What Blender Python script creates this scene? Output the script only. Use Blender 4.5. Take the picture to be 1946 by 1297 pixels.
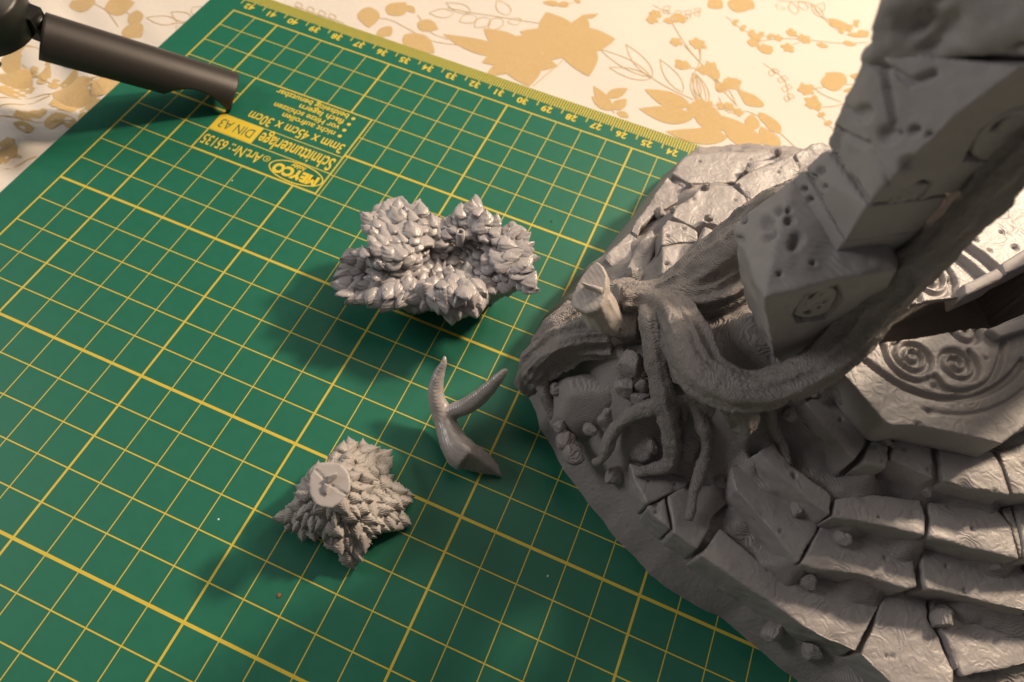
import bpy, bmesh, math, random
import numpy as np
from mathutils import Vector, Matrix
random.seed(7); rng = np.random.default_rng(7)
S = bpy.context.scene
for o in list(bpy.data.objects): bpy.data.objects.remove(o)
# ------------------------------------------------------------------ units: 1 unit = 1 cm
S.unit_settings.system = 'METRIC'; S.unit_settings.scale_length = 0.01
# ------------------------------------------------------------------ camera
RC = np.array([[0.9202415361583475, 0.38544354348183973, 0.06774061],
               [-0.3657142486288901, 0.7853585998864987, 0.49946467],
               [0.13931476403716614, -0.48440184183431995, 0.86368180]])
CP = np.array([19.1053, -19.7457, 18.3197]); FP = 1321.8465
cam = bpy.data.cameras.new('camera'); co = bpy.data.objects.new('camera', cam)
S.collection.objects.link(co); S.camera = co
M = Matrix([[*RC[:, 0]], [*RC[:, 1]], [*RC[:, 2]]]).to_4x4(); M.translation = Vector(CP)
co.matrix_world = M
cam.sensor_width = 36; cam.lens = FP/1946*36; cam.clip_start = 0.5; cam.clip_end = 2000
cam.dof.use_dof = True; cam.dof.focus_distance = 17.8; cam.dof.aperture_fstop = 0.17
# ------------------------------------------------------------------ light of the room
W = bpy.data.worlds.new("World"); S.world = W; W.use_nodes = True
bg = W.node_tree.nodes['Background']; bg.inputs[0].default_value = (1.0, 0.95, 0.9, 1); bg.inputs[1].default_value = 0.085
def lamp(name, loc, tgt, power, size, col):
    l = bpy.data.lights.new(name, 'AREA'); l.shape = 'DISK'; l.size = size; l.energy = power; l.color = col
    o = bpy.data.objects.new(name, l); S.collection.objects.link(o); o.location = loc
    o.rotation_euler = (Vector(tgt)-Vector(loc)).to_track_quat('-Z', 'Y').to_euler()
    return o
lamp('ceiling_lamp', (68, 59, 65), (20, -5, 0), 150000, 11, (1.0, 0.78, 0.56))
lamp('second_lamp', (48, 70, 72), (20, -5, 0), 42000, 18, (1.0, 0.82, 0.62))
lamp('room_ceiling_glow', (22, 45, 90), (20, -5, 0), 31000, 90, (1.0, 0.83, 0.68))
lamp('left_fill_light', (-75, -25, 55), (20, -5, 3), 35000, 36, (1.0, 0.95, 0.91))  # added soft fill to brighten the column's left faces, no known source
S.view_settings.view_transform = 'Standard'; S.view_settings.look = 'None'
S.view_settings.exposure = 0; S.view_settings.gamma = 1
S.render.engine = 'CYCLES'

# ================================================================== helpers
def ray(x, y): return RC.T @ np.array([(x-973)/FP, -(y-648.5)/FP, -1.0])
def U(x, y, z):
    d = ray(x, y); return CP + (z-CP[2])/d[2]*d
def U2(x, y, z): return tuple(U(x, y, z)[:2])
def link(o):
    S.collection.objects.link(o); return o
def tag(o, label=None, cat=None, group=None, kind=None):
    if label: o['label'] = label
    if cat: o['category'] = cat
    if group: o['group'] = group
    if kind: o['kind'] = kind
    return o
def empty(name, loc=(0, 0, 0)):
    o = link(bpy.data.objects.new(name, None)); o.location = loc; o.empty_display_size = 0.5; return o
def newmesh(name, V, F, smooth=True):
    me = bpy.data.meshes.new(name); me.from_pydata([tuple(v) for v in V], [], [tuple(f) for f in F])
    if smooth: me.polygons.foreach_set('use_smooth', [True]*len(me.polygons))
    me.update(); return me
def addobj(name, me, mat, parent=None):
    o = link(bpy.data.objects.new(name, me))
    if mat: me.materials.clear(); me.materials.append(mat)
    if parent:
        o.parent = parent; o.matrix_parent_inverse = Matrix.Translation(parent.location).inverted()
    return o
# vectorised value noise
_P = rng.random(65536)
def vnoise(p, seed=0):
    p = np.asarray(p, float); i = np.floor(p).astype(np.int64); f = p-i; f = f*f*(3-2*f)
    def h(a, b, c): return _P[(a*73856093 ^ b*19349663 ^ c*83492791 ^ (seed*2654435)) & 65535]
    r = 0
    for dx in (0, 1):
        for dy in (0, 1):
            for dz in (0, 1):
                w = (f[:, 0] if dx else 1-f[:, 0])*(f[:, 1] if dy else 1-f[:, 1])*(f[:, 2] if dz else 1-f[:, 2])
                r = r+w*h(i[:, 0]+dx, i[:, 1]+dy, i[:, 2]+dz)
    return r*2-1
def fbm(p, sc, oct=3, seed=0):
    r = 0; a = 1
    for k in range(oct):
        r = r+a*vnoise(np.asarray(p)*sc, seed+k*7); sc *= 2.03; a *= 0.5
    return r
def getV(me):
    a = np.empty(len(me.vertices)*3); me.vertices.foreach_get('co', a); return a.reshape(-1, 3)
def setV(me, V): me.vertices.foreach_set('co', np.ascontiguousarray(V).ravel()); me.update()
def getN(me):
    a = np.empty(len(me.vertices)*3); me.vertices.foreach_get('normal', a); return a.reshape(-1, 3)
def seg_dist(P, A):
    """distance of points P (n,k) to polyline A"""
    A = np.asarray(A, float); best = np.full(len(P), 1e9)
    for a, b in zip(A[:-1], A[1:]):
        d = b-a; t = np.clip(((P-a)@d)/max(d@d, 1e-12), 0, 1)
        best = np.minimum(best, np.linalg.norm(P-(a+t[:, None]*d), axis=1))
    return best
def inside(P, poly):
    x, y = P[:, 0], P[:, 1]; c = np.zeros(len(P), bool); n = len(poly)
    for i in range(n):
        x1, y1 = poly[i][:2]; x2, y2 = poly[(i+1) % n][:2]
        if y1 == y2: continue
        m = ((y1 > y) != (y2 > y)) & (x < (x2-x1)*(y-y1)/(y2-y1)+x1); c ^= m
    return c
_pending = []
def remesh_later(name, me, voxel, mat, parent, smooth=2, post=None, label=None, amp=0.02, sc=1.5, adapt=0):
    _pending.append((name, me, voxel, mat, parent, smooth, post, label, amp, sc))
def flush():
    tmp = []
    for p in _pending:
        o = link(bpy.data.objects.new('tmp', p[1]))
        m = o.modifiers.new('r', 'REMESH'); m.mode = 'VOXEL'; m.voxel_size = p[2]; m.adaptivity = 0
        if p[5]:
            s = o.modifiers.new('s', 'SMOOTH'); s.factor = 0.5; s.iterations = p[5]
        tmp.append(o)
    dg = bpy.context.evaluated_depsgraph_get(); dg.update()
    res = []
    for o, p in zip(tmp, _pending):
        me = bpy.data.meshes.new_from_object(o.evaluated_get(dg)); res.append(me)
    for o in tmp: bpy.data.objects.remove(o)
    for me, p in zip(res, _pending):
        name, _, vox, mat, parent, sm, post, label, amp, sc = p
        V = getV(me)
        if amp:
            N = getN(me); seed = abs(hash(name)) % 50 if False else 3
            V = V+N*(amp*fbm(V, sc, 3, seed))[:, None]
        if post: V = post(V, getN(me))
        setV(me, V); me.polygons.foreach_set('use_smooth', [True]*len(me.polygons))
        o = addobj(name, me, mat, parent)
        if label: o['label'] = label
    _pending.clear()
def tube_mesh(pts, radii, seg=14, ridges=0.0, rk=5, flat_end=False, seed=0, sub=6):
    """swept tube along smooth curve with lengthwise ridges"""
    P = np.array(pts, float); R = np.array(radii, float); n = len(P)
    # catmull-rom
    Q = []; RR = []
    for i in range(n-1):
        p0 = P[max(i-1, 0)]; p1 = P[i]; p2 = P[i+1]; p3 = P[min(i+2, n-1)]
        for k in range(sub):
            t = k/sub
            Q.append(0.5*((2*p1)+(-p0+p2)*t+(2*p0-5*p1+4*p2-p3)*t*t+(-p0+3*p1-3*p2+p3)*t**3)); RR.append(R[i]*(1-t)+R[i+1]*t)
    Q.append(P[-1]); RR.append(R[-1]); Q = np.array(Q); RR = np.array(RR)
    T = np.gradient(Q, axis=0); T /= np.linalg.norm(T, axis=1)[:, None]+1e-9
    up = np.array([0, 0, 1.0]); V = []; F = []
    u = np.cross(T[0], up); u = u/np.linalg.norm(u) if np.linalg.norm(u) > 1e-3 else np.array([1.0, 0, 0])
    L = 0
    for i in range(len(Q)):
        if i: L += np.linalg.norm(Q[i]-Q[i-1])
        u = u-T[i]*(u@T[i]); u /= np.linalg.norm(u); w = np.cross(T[i], u)
        for k in range(seg):
            a = 2*math.pi*k/seg
            r = RR[i]
            if ridges:
                nz = vnoise(np.array([[math.cos(a)*rk*.5+seed, math.sin(a)*rk*.5, L*0.6+seed]]), seed)[0]
                r *= 1+ridges*nz+ridges*.5*vnoise(np.array([[math.cos(a)*rk+seed, math.sin(a)*rk, L*2.2]]), seed+3)[0]
            V.append(Q[i]+r*(math.cos(a)*u+math.sin(a)*w))
    m = len(Q)
    for i in range(m-1):
        for k in range(seg):
            F.append((i*seg+k, i*seg+(k+1) % seg, (i+1)*seg+(k+1) % seg, (i+1)*seg+k))
    V.append(Q[0]); V.append(Q[-1])
    for k in range(seg):
        F.append((m*seg, (k+1) % seg, k)); F.append((m*seg+1, (m-1)*seg+k, (m-1)*seg+(k+1) % seg))
    return V, F
def join_vf(parts):
    V = []; F = []
    for v, f in parts:
        b = len(V); V += list(v); F += [tuple(i+b for i in q) for q in f]
    return V, F
def prism(poly, zt, zb, jit=0.0, grow=0.0):
    """closed prism from a world xy polygon (per-vertex top z allowed)"""
    n = len(poly); bm = bmesh.new()
    zt = [zt]*n if np.isscalar(zt) else zt
    c = np.mean([p[:2] for p in poly], axis=0)
    top = [bm.verts.new((p[0], p[1], z)) for p, z in zip(poly, zt)]
    bot = [bm.verts.new((p[0]+(p[0]-c[0])*grow, p[1]+(p[1]-c[1])*grow, zb)) for p in poly]
    bm.faces.new(top); bm.faces.new(bot[::-1])
    for i in range(n): bm.faces.new((top[i], bot[i], bot[(i+1) % n], top[(i+1) % n]))
    bmesh.ops.triangulate(bm, faces=bm.faces); bmesh.ops.recalc_face_normals(bm, faces=bm.faces)
    me = bpy.data.meshes.new('prism'); bm.to_mesh(me); bm.free(); return me
def hull(points):
    bm = bmesh.new()
    for p in points: bm.verts.new(tuple(p))
    bmesh.ops.convex_hull(bm, input=bm.verts)
    bmesh.ops.recalc_face_normals(bm, faces=bm.faces)
    me = bpy.data.meshes.new('hull'); bm.to_mesh(me); bm.free(); return me

# ================================================================== materials
class NT:
    def __init__(s, name):
        s.m = bpy.data.materials.new(name); s.m.use_nodes = True; s.t = s.m.node_tree; s.b = s.t.nodes['Principled BSDF']
    def n(s, typ, **k):
        x = s.t.nodes.new(typ)
        for a, v in k.items(): setattr(x, a, v)
        return x
    def l(s, a, b): s.t.links.new(a, b)
    def math(s, op, a, b=None, c=None, clamp=False):
        x = s.n('ShaderNodeMath', operation=op); x.use_clamp = clamp
        for i, v in enumerate((a, b, c)):
            if v is None: continue
            if isinstance(v, (int, float)): x.inputs[i].default_value = v
            else: s.l(v, x.inputs[i])
        return x.outputs[0]
    def noise(s, vec, scale, detail=3, rough=0.5):
        x = s.n('ShaderNodeTexNoise'); x.inputs['Scale'].default_value = scale; x.inputs['Detail'].default_value = detail
        x.inputs['Roughness'].default_value = rough; s.l(vec, x.inputs['Vector']); return x.outputs['Fac']
    def mix(s, f, a, b):
        x = s.n('ShaderNodeMix', data_type='RGBA')
        for i, v in ((0, f), (6, a), (7, b)):
            if isinstance(v, (int, float)): x.inputs[i].default_value = v
            elif isinstance(v, tuple): x.inputs[i].default_value = (*v, 1)
            else: s.l(v, x.inputs[i])
        return x.outputs[2]
def resin(name, col, rough=0.42, layers=38.0, warp=0.12, dist=0.006, bumpn=0.35, grain=0.5, spec=0.5, wscale=1.4):
    """grey printed resin / filament: layer lines that turn into contour rings on nearly level tops"""
    t = NT(name); geo = t.n('ShaderNodeNewGeometry'); pos = geo.outputs['Position']
    sp = t.n('ShaderNodeSeparateXYZ'); t.l(pos, sp.inputs[0])
    n1 = t.noise(pos, wscale, 2, 0.45)
    h = t.math('MULTIPLY_ADD', n1, warp*layers, t.math('MULTIPLY', sp.outputs[2], layers))
    lay = t.math('SINE', t.math('MULTIPLY', h, 2*math.pi))
    n2 = t.noise(pos, 9, 5, 0.65); n3 = t.noise(pos, 45, 2, 0.6)
    amt = t.math('MULTIPLY', lay, 0.5)
    hh = t.math('ADD', amt, t.math('ADD', t.math('MULTIPLY', n2, 3.2*bumpn), t.math('MULTIPLY', n3, grain)))
    bp = t.n('ShaderNodeBump'); bp.inputs['Strength'].default_value = 1.0; bp.inputs['Distance'].default_value = dist
    t.l(hh, bp.inputs['Height']); t.l(bp.outputs[0], t.b.inputs['Normal'])
    n4 = t.noise(pos, 0.9, 4, 0.6)
    c = t.mix(t.math('MULTIPLY', n4, 1.0), tuple(x*0.86 for x in col), tuple(x*1.12 for x in col))
    t.l(c, t.b.inputs['Base Color'])
    rr = t.math('MULTIPLY_ADD', n2, 0.30, rough-0.15); t.l(rr, t.b.inputs['Roughness'])
    t.b.inputs['Specular IOR Level'].default_value = spec
    t.b.inputs['Subsurface Weight'].default_value = 0.0
    return t.m
GREY = (0.298, 0.277, 0.279)
M_stone = resin('printed_grey_stone', GREY, 0.42, 36, 0.16, 0.0050, 0.25, 1.3, 0.65, 2.3)
M_wall = resin('printed_grey_column', (0.315, 0.300, 0.304), 0.62, 26, 0.03, 0.006, 0.6, 0.5, 0.35)
M_root = resin('printed_grey_bark', (0.308, 0.280, 0.275), 0.46, 30, 0.08, 0.016, 2.2, 0.9, 0.5)
M_terr = resin('printed_grey_ground', (0.300, 0.276, 0.275), 0.46, 26, 0.10, 0.014, 0.9, 0.5, 0.5)
M_leaf = resin('cured_resin_leaf', (0.365, 0.345, 0.355), 0.30, 16, 0.05, 0.007, 0.5, 0.4, 0.6, 3)
M_leaf2 = resin('dusty_resin_leaf', (0.36, 0.335, 0.32), 0.42, 22, 0.1, 0.010, 0.6, 0.6, 0.55, 3)
M_branch = resin('translucent_resin_branch', (0.33, 0.30, 0.295), 0.30, 20, 0.05, 0.004, 0.5, 0.4, 0.6)

def flat_mat(name, col, rough=0.5, spec=0.4):
    t = NT(name); t.b.inputs['Base Color'].default_value = (*col, 1); t.b.inputs['Roughness'].default_value = rough
    t.b.inputs['Specular IOR Level'].default_value = spec
    geo = t.n('ShaderNodeNewGeometry'); n = t.noise(geo.outputs['Position'], 60, 2, 0.6)
    bp = t.n('ShaderNodeBump'); bp.inputs['Distance'].default_value = 0.004; bp.inputs['Strength'].default_value = 0.6
    t.l(n, bp.inputs['Height']); t.l(bp.outputs[0], t.b.inputs['Normal'])
    return t
YEL = (0.66, 0.50, 0.045)
def make_mat_material():
    t = NT('green_cutting_mat_print'); tc = t.n('ShaderNodeNewGeometry'); pos = tc.outputs['Position']
    sp = t.n('ShaderNodeSeparateXYZ'); t.l(pos, sp.inputs[0]); X, Y = sp.outputs[0], sp.outputs[1]
    def band(v, c, hw):      # 1 where |v-c|<hw
        return t.math('LESS_THAN', t.math('ABSOLUTE', t.math('SUBTRACT', v, c)), hw)
    def per(v, p, hw):
        a = t.math('ABSOLUTE', t.math('SUBTRACT', t.math('FRACT', t.math('ADD', t.math('DIVIDE', v, p), 0.5)), 0.5))
        return t.math('LESS_THAN', a, hw/p)
    OR = lambda *a: __import__('functools').reduce(lambda x, y: t.math('MAXIMUM', x, y), a)
    AND = lambda *a: __import__('functools').reduce(lambda x, y: t.math('MULTIPLY', x, y), a)
    NOT = lambda a: t.math('SUBTRACT', 1.0, a)
    XL = t.math('SUBTRACT', X, 2.0)       # heavy lines at u=40,35..  -> X=2,7,12
    grid = OR(per(X, 1, 0.014), per(Y, 1, 0.017), per(XL, 5, 0.032), per(Y, 5, 0.042))
    ing = AND(t.math('GREATER_THAN', X, -0.03), t.math('LESS_THAN', X, 42.03), t.math('LESS_THAN', Y, 0.02), t.math('GREATER_THAN', Y, -27.03))
    edge = AND(OR(band(X, 0, 0.03), band(Y, 0, 0.025), band(X, 42, 0.03), band(Y, -27, 0.03)), ing)
    inbox = AND(t.math('GREATER_THAN', X, 2.93), t.math('LESS_THAN', X, 7.89), t.math('LESS_THAN', Y, -2.98), t.math('GREATER_THAN', Y, -7.0))
    boxl = AND(inbox, OR(band(X, 2.96, 0.03), band(X, 7.86, 0.03), band(Y, -3.01, 0.03), band(Y, -6.97, 0.03), band(Y, -5.12, 0.018), band(Y, -5.97, 0.02)))
    g = OR(AND(grid, ing, NOT(inbox)), edge, boxl)
    inx = AND(t.math('GREATER_THAN', X, -0.03), t.math('LESS_THAN', X, 42.03))
    mm = AND(per(X, 0.1, 0.027), t.math('GREATER_THAN', Y, 0.74), t.math('LESS_THAN', Y, 1.27), inx)
    cm = AND(per(X, 1, 0.022), t.math('GREATER_THAN', Y, 0.50), t.math('LESS_THAN', Y, 0.8), inx)
    hf = AND(per(X, 0.5, 0.02), t.math('GREATER_THAN', Y, 0.62), t.math('LESS_THAN', Y, 0.8), inx)
    g = OR(g, mm, cm, hf)
    wear = t.noise(pos, 3, 4, 0.6); fine = t.noise(pos, 40, 3, 0.7)
    green = t.mix(wear, (0.007, 0.108, 0.066), (0.012, 0.138, 0.088))
    green = t.mix(t.math('MULTIPLY', fine, 0.35), green, (0.025, 0.16, 0.105))
    yel = t.mix(t.math('MULTIPLY', t.noise(pos, 8, 4, 0.7), 0.5), YEL, (0.42, 0.36, 0.07))
    # tiny knife scuffs
    t.l(t.mix(t.math('MULTIPLY', g, 0.93), green, yel), t.b.inputs['Base Color'])
    t.l(t.math('MULTIPLY_ADD', wear, 0.2, 0.36), t.b.inputs['Roughness']); t.b.inputs['Specular IOR Level'].default_value = 0.32
    bp = t.n('ShaderNodeBump'); bp.inputs['Distance'].default_value = 0.003
    t.l(t.math('ADD', t.noise(pos, 70, 3, 0.7), t.math('MULTIPLY', g, 0.4)), bp.inputs['Height']); t.l(bp.outputs[0], t.b.inputs['Normal'])
    return t.m
M_mat = make_mat_material()
t = flat_mat('yellow_print', YEL, 0.5); M_yel = t.m
t = flat_mat('green_letter_print', (0.03, 0.13, 0.08), 0.5); M_grn = t.m
def cloth_material(name, a, b):
    t = NT(name); pos = t.n('ShaderNodeNewGeometry').outputs['Position']
    w1 = t.n('ShaderNodeTexWave', wave_type='BANDS', bands_direction='X'); w1.inputs['Scale'].default_value = 12; w1.inputs['Distortion'].default_value = 1.5; w1.inputs['Detail Scale'].default_value = 3
    w2 = t.n('ShaderNodeTexWave', wave_type='BANDS', bands_direction='Y'); w2.inputs['Scale'].default_value = 12; w2.inputs['Distortion'].default_value = 1.5; w2.inputs['Detail Scale'].default_value = 3
    t.l(pos, w1.inputs[0]); t.l(pos, w2.inputs[0])
    s = t.math('ADD', w1.outputs['Fac'], w2.outputs['Fac'])
    bp = t.n('ShaderNodeBump'); bp.inputs['Distance'].default_value = 0.006; bp.inputs['Strength'].default_value = 0.8
    t.l(t.math('ADD', s, t.noise(pos, 30, 3, 0.7)), bp.inputs['Height']); t.l(bp.outputs[0], t.b.inputs['Normal'])
    f = t.math('MULTIPLY_ADD', t.math('SUBTRACT', t.math('ADD', t.math('MULTIPLY', s, 0.35), t.math('MULTIPLY', t.noise(pos, 22, 3, 0.8), 1.3)), 0.95), 1.3, 0.45, clamp=True)
    t.l(t.mix(f, a, b), t.b.inputs['Base Color']); t.b.inputs['Roughness'].default_value = 0.9
    t.b.inputs['Specular IOR Level'].default_value = 0.15; t.b.inputs['Sheen Weight'].default_value = 0.15
    return t.m
M_cloth = cloth_material('cream_cotton', (0.68, 0.63, 0.57), (0.76, 0.71, 0.655))
M_print = cloth_material('ochre_textile_print', (0.46, 0.30, 0.10), (0.68, 0.52, 0.30))
t = NT('black_satin_metal'); pos = t.n('ShaderNodeNewGeometry').outputs['Position']
t.b.inputs['Base Color'].default_value = (0.050, 0.044, 0.041, 1); t.b.inputs['Metallic'].default_value = 0.35
t.l(t.math('MULTIPLY_ADD', t.noise(pos, 6, 4, 0.7), 0.15, 0.30), t.b.inputs['Roughness'])
bp = t.n('ShaderNodeBump'); bp.inputs['Distance'].default_value = 0.006; t.l(t.noise(pos, 38, 3, 0.7), bp.inputs['Height']); t.l(bp.outputs[0], t.b.inputs['Normal'])
M_black = t.m
M_bplast = flat_mat('black_plastic', (0.012, 0.012, 0.012), 0.35).m

# ================================================================== tablecloth (lies on the table, 0.3 cm below the mat's top)
def cloth_z(x, y):
    x = np.asarray(x, float); y = np.asarray(y, float)
    # folds left of the mat, running roughly along the mat's left edge
    w = 1/(1+np.exp((x+1.55)/0.30))                    # only left of the mat
    g = np.exp(-((y+7.5)/4.2)**2)
    r = (x*0.35+y*0.94)
    z = 0.20*np.sin(r*1.9+0.4*np.sin(x*0.9))+0.12*np.sin(r*3.7+1.1+x*0.8)
    base = -0.30+w*g*(z+0.02)
    P = np.stack([x.ravel(), y.ravel(), 0*x.ravel()], 1)
    far = 1/(1+np.exp(-(y-1.8)/0.3))
    return base+(far*0.05*fbm(P, 0.22, 2, 11).reshape(x.shape))-far*0.02
xs = np.concatenate([np.linspace(-90, -14, 30)[:-1], np.arange(-14, 45, 0.25), np.linspace(45, 100, 20)])
ys = np.concatenate([np.linspace(-70, -20, 14)[:-1], np.arange(-20, 22, 0.25), np.linspace(22, 90, 24)])
gx, gy = np.meshgrid(xs, ys, indexing='ij'); gz = cloth_z(gx, gy); nx, ny = gx.shape
V = np.stack([gx.ravel(), gy.ravel(), gz.ravel()], 1)
F = [(i*ny+j, (i+1)*ny+j, (i+1)*ny+j+1, i*ny+j+1) for i in range(nx-1) for j in range(ny-1)]
cloth = addobj('tablecloth', newmesh('tablecloth', V, F), M_cloth)
tag(cloth, 'cream cotton tablecloth with ochre flower print lying under the green mat', 'tablecloth')

# --- the textile print: leaves, stems and blossoms as thin decals that follow the cloth
PV, PF = [], []
def cz(p): return (p[0], p[1], float(cloth_z(p[0], p[1]))+0.012)
def quadstrip(A, B):
    b = len(PV)
    for a, c in zip(A, B): PV.append(cz(a)); PV.append(cz(c))
    for i in range(len(A)-1): PF.append((b+2*i, b+2*i+1, b+2*i+3, b+2*i+2))
def smooth_path(pts, n=8):
    P = [np.array(p, float) for p in pts]; out = []
    for i in range(len(P)-1):
        p0 = P[max(i-1, 0)]; p1 = P[i]; p2 = P[i+1]; p3 = P[min(i+2, len(P)-1)]
        for k in range(n):
            s = k/n; out.append(0.5*((2*p1)+(-p0+p2)*s+(2*p0-5*p1+4*p2-p3)*s*s+(-p0+3*p1-3*p2+p3)*s**3))
    out.append(P[-1]); return out
def w2(p): return np.array(U(p[0], p[1], -0.3)[:2])
def stem(pts, w=0.035):
    P = smooth_path([w2(p) for p in pts]); L = []; R_ = []
    for i, p in enumerate(P):
        d = P[min(i+1, len(P)-1)]-P[max(i-1, 0)]; d = d/(np.linalg.norm(d)+1e-9); n = np.array([-d[1], d[0]])
        L.append(p+n*w/2); R_.append(p-n*w/2)
    quadstrip(L, R_)
def leafp(a, b, w, bend=0.0, outline=False, serr=0):
    a = w2(a); b = w2(b); d = b-a; L = np.linalg.norm(d); d = d/L; n = np.array([-d[1], d[0]]); w *= 1.0
    A = []; B = []
    for i in range(15):
        s = i/14; hw = w*math.sin(math.pi*s**0.8)**0.9*0.5+0.004
        if serr: hw *= 1+0.18*((i % 2)*2-1)
        c = a+d*L*s+n*bend*L*math.sin(math.pi*s)
        A.append(c+n*hw); B.append(c-n*hw)
    if outline:
        t_ = 0.035
        quadstrip(A, [p-n*t_ for p in A]); quadstrip(B, [p+n*t_ for p in B])
    else: quadstrip(A, B)
def blob(c, r, n=20, jag=0.25, world=False):
    c = np.array(c) if world else w2(c); b = len(PV); PV.append(cz(c))
    for k in range(n):
        a = 2*math.pi*k/n; rr = r*.85*(1+(.12*math.cos(5*a+c[0]*9) if n == 20 else 0)+random.uniform(-jag, jag)*.8); PV.append(cz((c[0]+rr*math.cos(a), c[1]+rr*math.sin(a))))
    for k in range(n): PF.append((b, b+1+k, b+1+(k+1) % n))
def polyp(pts):
    P = [w2(p) for p in pts]; bm = bmesh.new(); f = bm.faces.new([bm.verts.new((p[0], p[1], 0)) for p in smooth_path(P+[P[0]], 3)[:-1]])
    bmesh.ops.triangulate(bm, faces=[f]); 
    bm.verts.index_update(); b = len(PV)
    for v in bm.verts: PV.append(cz((v.co.x, v.co.y)))
    for f in bm.faces: PF.append(tuple(b+v.index for v in f.verts))
    bm.free()
k1 = 0.3597
def z6(*pts): return [(700+x*k1, y*k1) for x, y in pts]
def z1(*pts): return [(x/2.76, y/2.76) for x, y in pts]
def zr(*pts): return [(1300+x/3.012, y/3.012) for x, y in pts]
# big lily shapes above the ruler
def petals(c, lst, r):
    for q, w, b in lst: leafp(*z6(c, q), w, b)
    blob(z6(c)[0], r, 16, .12)
petals((1050, 205), [((940, 62), 1.5, .05), ((1305, 208), 1.6, -.04), ((1165, 405), 1.5, .06), ((930, 320), 1.2, 0), ((800, 165), 1.3, .08)], 1.0)
petals((770, 290), [((610, 150), 1.2, -.1), ((395, 180), .9, .03), ((620, 400), .8, .1), ((850, 458), 1.5, .05), ((1000, 350), 1.2, -.05), ((900, 190), 1.6, .0), ((600, 330), .9, 0)], 1.25)
leafp(*z6((1060, 170), (1140, 80)), .8, -.15); leafp(*z6((1120, 90), (1215, 75)), .3, -.1)
stem(z6((20, 95), (120, 110), (220, 160), (350, 220), (620, 245))); stem(z6((260, 80), (330, 170), (420, 205)))
for a, b, w in [((105, 80), (200, 15), .9), ((260, 120), (370, 155), .8), ((60, 155), (120, 190), .8), ((190, 185), (350, 280), 1.1), ((200, 30), (245, 70), .4), ((0, 40), (5, 150), .9)]:
    a, b = z6(a, b); leafp(a, b, w)
for a, b in [((450, 70), (320, 70)), ((540, 65), (410, 15)), ((570, 85), (480, 115)), ((640, 95), (560, 145)), ((700, 95), (640, 160)), ((740, 80), (680, 0)), ((760, 95), (790, 130))]:
    a, b = z6(a, b); leafp(a, b, .62, outline=True)
stem(z6((420, 40), (520, 62), (640, 80), (760, 100), (930, 125)))
stem(z6((870, 455), (940, 395), (1020, 325), (1060, 250)))
for a, b in [((1280, 580), (1190, 455)), ((1285, 585), (1180, 510)), ((1260, 515), (1370, 470)), ((1290, 580), (1365, 525)), ((1335, 620), (1355, 590))]:
    a, b = z6(a, b); leafp(a, b, .5)
stem(z6((1210, 470), (1260, 540), (1300, 600)), .04)
for a, b in [((1490, 410), (1220, 260)), ((1500, 410), (1360, 235)), ((1490, 420), (1270, 360)), ((1660, 490), (1540, 315)), ((1780, 560), (1730, 390))]:
    a, b = z6(a, b); leafp(a, b, .62, outline=True)
stem(z6((1490, 410), (1580, 465), (1720, 530)))
for a, b, w in [((1700, 560), (1460, 475), .9), ((1720, 620), (1430, 575), .95), ((1900, 725), (1570, 695), .85), ((1880, 690), (1720, 545), 1.1), ((1800, 400), (1830, 330), .5)]:
    a, b = z6(a, b); leafp(a, b, w, 0.04)
for c, r in [((1520, 75), .33), ((1500, 105), .3), ((1640, 95), .4), ((1585, 110), .25), ((1625, 225), .33), ((1745, 230), .33), ((1655, 345), .36), ((1865, 465), .3), ((1920, 440), .4), ((1770, 375), .3)]:
    blob(z6(c)[0], r)
stem(z6((1600, 110), (1640, 180), (1700, 270), (1760, 340), (1830, 430), (1950, 560))); stem(z6((1745, 240), (1755, 320))); stem(z6((1660, 350), (1770, 380), (1850, 440)))
stem(z6((930, 15), (1000, 25), (1080, 15))); 
for a, b in [((1010, 20), (920, 10)), ((1060, 15), (1000, 30)), ((1090, 8), (1120, 0))]:
    a, b = z6(a, b); leafp(a, b, .4)
# right-hand sprays
for a, b, w in [((330, 30), (395, 0), .9), ((150, 0), (220, 45), .9), ((250, 800), (560, 1000), 0), ]:
    if w: a, b = zr(a, b); leafp(a, b, w)
leafp(*zr((250, 10), (390, 45)), 1.1); leafp(*zr((140, 0), (225, 40)), .7)
for c, r in [((410, 210), .3), ((400, 245), .33), ((470, 280), .36), ((620, 185), .3), ((540, 215), .25), ((595, 272), .33), ((690, 222), .35), ((80, 250), .42), ((215, 500), .33), ((700, 510), .42), ((745, 590), .42), ((255, 610), .25), ((310, 640), .25)]:
    blob(zr(c)[0], r)
stem(zr((430, 235), (560, 220), (700, 225), (900, 245), (1060, 240))); stem(zr((600, 265), (690, 225))); stem(zr((625, 190), (690, 220)))
for a, b, w in [((760, 250), (830, 265), .35), ((910, 240), (990, 255), .35), ((1000, 200), (1060, 180), .5), ((930, 195), (1060, 205), .3), ((840, 130), (970, 165), .5), ((820, 110), (940, 140), .3)]:
    a, b = zr(a, b); leafp(a, b, w)
for a, b in [((560, 30), (540, 50)), ((640, 80), (610, 10)), ((700, 60), (660, 5)), ((790, 100), (730, 20)), ((760, 70), (800, 20))]:
    a, b = zr(a, b); leafp(a, b, .45, outline=True)
stem(zr((540, 0), (620, 10), (720, 20), (800, 100), (960, 150)))
for a, b, w in [((930, 480), (810, 415), 1.0), ((860, 520), (830, 420), .9), ((1040, 450), (950, 430), .5), ((1020, 510), (910, 520), .35)]:
    a, b = zr(a, b); leafp(a, b, w)
stem(zr((700, 510), (780, 500), (900, 480), (1030, 490))); stem(zr((760, 610), (860, 605), (960, 580), (1040, 560))); stem(zr((720, 480), (800, 540), (900, 580)))
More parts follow.
